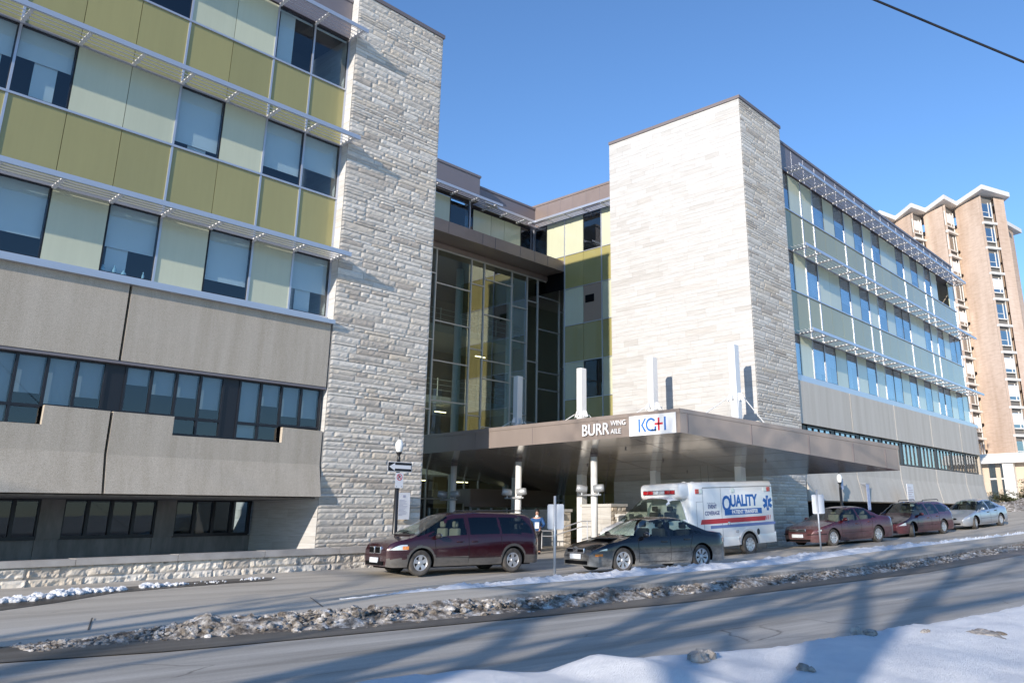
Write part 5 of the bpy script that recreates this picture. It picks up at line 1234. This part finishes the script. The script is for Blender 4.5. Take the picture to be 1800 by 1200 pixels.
# patient transfer van: cab from the same builder, box module behind
P_AMB=paint('white_van_paint',(.86,.86,.85),dust=(.55,.49,.41),amt=.5,dz=(.3,1.0),rough=.3,metal=0)
wb=4.62
av=dict(wb=wb,fo=.82,ro=-2.6,W=1.98,R=.38,gap=.08,sill=.42,round=.5,roundr=.05,tumble=.34,narrow=.16,
 top=[(2.52,2.14),(3.37,2.14),(3.62,2.08),(4.44,1.42),(4.58,1.35),(5.22,1.18),(5.4,1.05),(5.22,.6)],belt=[(2.52,1.30),(3.92,1.28),(4.52,1.22),(5.22,1.02),(5.22,.9)],
 sidewin=[[(4.22,1.33),(3.64,1.90),(3.44,1.99),(2.97,1.99),(2.97,1.34)]],wind=(3.56,4.52),rwin=(-9,-8),cabin=(2.6,4.4),
 seams=[[(2.62,.5),(2.84,2.0)],[(3.9,.52),(4.22,1.25)]],handles=[(3.07,1.15)],mirror=(4.1,1.36),seats=[(3.17,1.62)],seatmat=M_SEATD,dash=(4.27,1.30),paint=P_AMB,spokes=8,spw=.05,rimf=.62,mirmat=M_CHROME,
 front=[('box',5.39,5.47,-.45,.45,.78,1.0,'grille_opening',M_PLAS,False),('box',5.37,5.47,.50,.80,.82,.98,'headlight',M_LENS,True),('box',5.35,5.57,-.95,.95,.45,.62,'bumper',M_CHROME,False),('box',5.48,5.59,-.3,.3,.48,.60,'licence_plate',M_PLATE,False),('box',5.33,5.43,.82,.90,.84,.96,'turn_signal',M_AMB,True)])
AR=(27.35,15.42); aa=R(11)
E_,A_=make_vehicle('patient_transfer_van','white boxy patient transfer van with blue and red lettering under the canopy','ambulance',av,(AR[0]-math.cos(aa)*wb,AR[1]+math.sin(aa)*wb-.0),AR,11)
bld=A_['bld']
hw=1.17; x0,x1=-1.62,2.90; z0,z1=.46,2.62
bx=MB().bbox(x0,-hw,z0+.12,x1,hw,z1,.16); 
mod=bld(bx,'box_module',P_AMB)
# cut for the rear wheels: skirt panels in front and behind the wheel
sk=MB().bbox(.52,-hw+.01,z0-.08,x1-.1,hw-.01,z0+.3,.02).bbox(x0+.02,-hw+.01,z0-.08,-.5,hw-.01,z0+.3,.02); bld(sk,'skirt_panel',P_AMB)
for sg in (1,-1):
    ar=MB(); n=16
    for k in range(n):
        a0=math.pi*k/n;a1=math.pi*(k+1)/n
        v=[]
        for aq in (a0,a1):
            for r_ in (.46,.53):
                for y in (hw-.05,hw+.03): v.append((r_*math.cos(aq),sg*y,.40+r_*math.sin(aq)))
        ar.add(v,[(0,1,3,2),(4,6,7,5),(1,5,7,3),(0,2,6,4),(2,3,7,6),(0,4,5,1)])
    bld(ar,'wheel_arch',M_CHROME,sm=False)
    da=MB().prism([(.455*math.cos(math.pi*k/14),.40+.455*math.sin(math.pi*k/14)) for k in range(15)],lambda a,b,d:(a,sg*(hw+d),b),.0,.006); bld(da,'wheel_well',M_BLACK,sm=False)
    # outer rear wheel stands proud of the arch backing
for o in [o for o in E_.children if o.name.startswith('wheel') and o.type=='EMPTY' and abs(o.location.x)<.1]:
    o.location.y=(1.0 if o.location.y>0 else -1.0)*(hw-.055)
hd=MB().bbox(2.55,-1.05,2.06,3.28,1.05,z1-.02,.15); bld(hd,'front_cap',P_AMB)
lb=MB().box(3.27,-.80,2.22,3.30,.80,2.38); bld(lb,'light_bar',M_CHROME,sm=False)
for y,m_ in ((-.68,M_TAIL),(-.42,M_TAIL),(-.15,M_LENS),(.15,M_LENS),(.42,M_TAIL),(.68,M_TAIL)): bld(MB().bbox(3.28,y-.11,2.24,3.33,y+.11,2.36,.01),'warning_light',m_)
Yn=hw+.004
def ap(mb,nm,m_,par=mod): 
    o=bld(mb,nm,m_,E_,False); return o
for x,m_ in ((2.6,M_TAIL),(2.44,M_LENS),(.75,M_LENS),(-1.08,M_LENS),(-1.30,M_TAIL)): ap(MB().bbox(x-.08,Yn-.01,2.22,x+.08,Yn+.03,2.38,.01),'side_marker_light',m_)
M_AR=mat('stripe_red',(.55,.04,.05),.5); M_AB=mat('stripe_blue',(.16,.22,.45),.5); M_LB=mat('letter_blue',(.02,.13,.42),.5)
ap(MB().prism([(2.5,1.18),(2.44,1.34),(-1.06,1.34),(-1.0,1.18)],lambda a,b,d:(a,Yn+d,b),-.002,.004),'red_stripe',M_AR)
for k in range(3): ap(MB().prism([(-1.06-.1*k,1.20),(-1.11-.1*k,1.36),(-1.15-.1*k+.01*k,1.36),(-1.10-.1*k+.01*k,1.20)],lambda a,b,d:(a,Yn+d,b),-.002,.004),'red_stripe',M_AR)
ap(MB().box(x0+.05,Yn-.002,1.02,2.0,Yn+.004,1.12),'blue_stripe',M_AB)
def TA(x,z): return frame((x,Yn+.004,z),(-1,0,0),(0,0,1),(0,1,0))
text('Q',.74,'lettering',M_LB,E_,TA(1.34,1.60),.003,.80,bold=.018); text('UALITY',.56,'lettering',M_LB,E_,TA(.90,1.74),.003,.80,bold=.018)
ap(MB().box(-.84,Yn-.002,1.44,1.22,Yn+.003,1.64),'blue_label_field',M_LB); text('PATIENT TRANSFER',.185,'lettering',M_SIGNW,E_,TA(.84,1.475),.004,.88,bold=.006)
text('EVENT',.19,'lettering',mat('letter_grey_blue',(.12,.14,.28),.5),E_,TA(2.08,1.70),.002,.8,bold=.004); text('COVERAGE',.19,'lettering',MATS['letter_grey_blue'],E_,TA(2.26,1.48),.002,.78,bold=.004)
sq=MB().tube([(2.12-.035*k,Yn+.003,1.88+.025*math.sin(k*1.9)) for k in range(14)],.006,4); ap(sq,'script_lettering',MATS['letter_grey_blue'])
st=MB()
for k in range(3):
    a=math.pi*k/3; c,s_=math.cos(a),math.sin(a); q=[(-.065,-.27),(.065,-.27),(.065,.27),(-.065,.27)]; q=[(u*c-v*s_,u*s_+v*c) for u,v in q]
    st.prism([(-1.20+u,1.80+v) for u,v in q],lambda a_,b_,d:(a_,Yn+d,b_),-.002,.004+.001*k)
ap(st,'medical_star',M_LB); ap(MB().box(-1.21,Yn+.008,1.62,-1.19,Yn+.012,1.98),'star_staff',M_SIGNW)
se=MB()
for x in (2.32,1.38): se.box(x-.006,Yn-.002,.55,x+.006,Yn+.003,2.42)
se.box(2.32,Yn-.002,2.40,-1.5,Yn+.003,2.43); se.box(2.66,Yn-.002,.9,2.67,Yn+.003,1.95); se.box(2.34,Yn-.002,1.94,2.66,Yn+.003,1.95); ap(se,'panel_seam',mat('grey_seam',(.3,.3,.3),.7))
ap(MB().bbox(.55,Yn-.01,.82,.7,Yn+.02,.92,.01),'fuel_flap',M_CHROME); ap(MB().ell((-.55,Yn+.005,.80),(.08,.02,.11)),'filler_cap',M_PLAS); ap(MB().bbox(1.0,Yn,1.12,1.12,Yn+.04,1.22,.01),'door_latch',M_CHROME)
ap(MB().bbox(x0-.25,-.9,.38,x0,.9,.46,.01),'rear_step',M_CHROME)
for x in (1.4,1.0): ap(MB().tube([(x,.3,z1),(x,.3,z1+.6)],.008,5),'antenna',M_PLAS)
ap(MB().ell((2.0,.4,z1),(.08,.08,.04)).ell((1.8,-.2,z1),(.1,.1,.05)),'roof_vent',P_AMB)
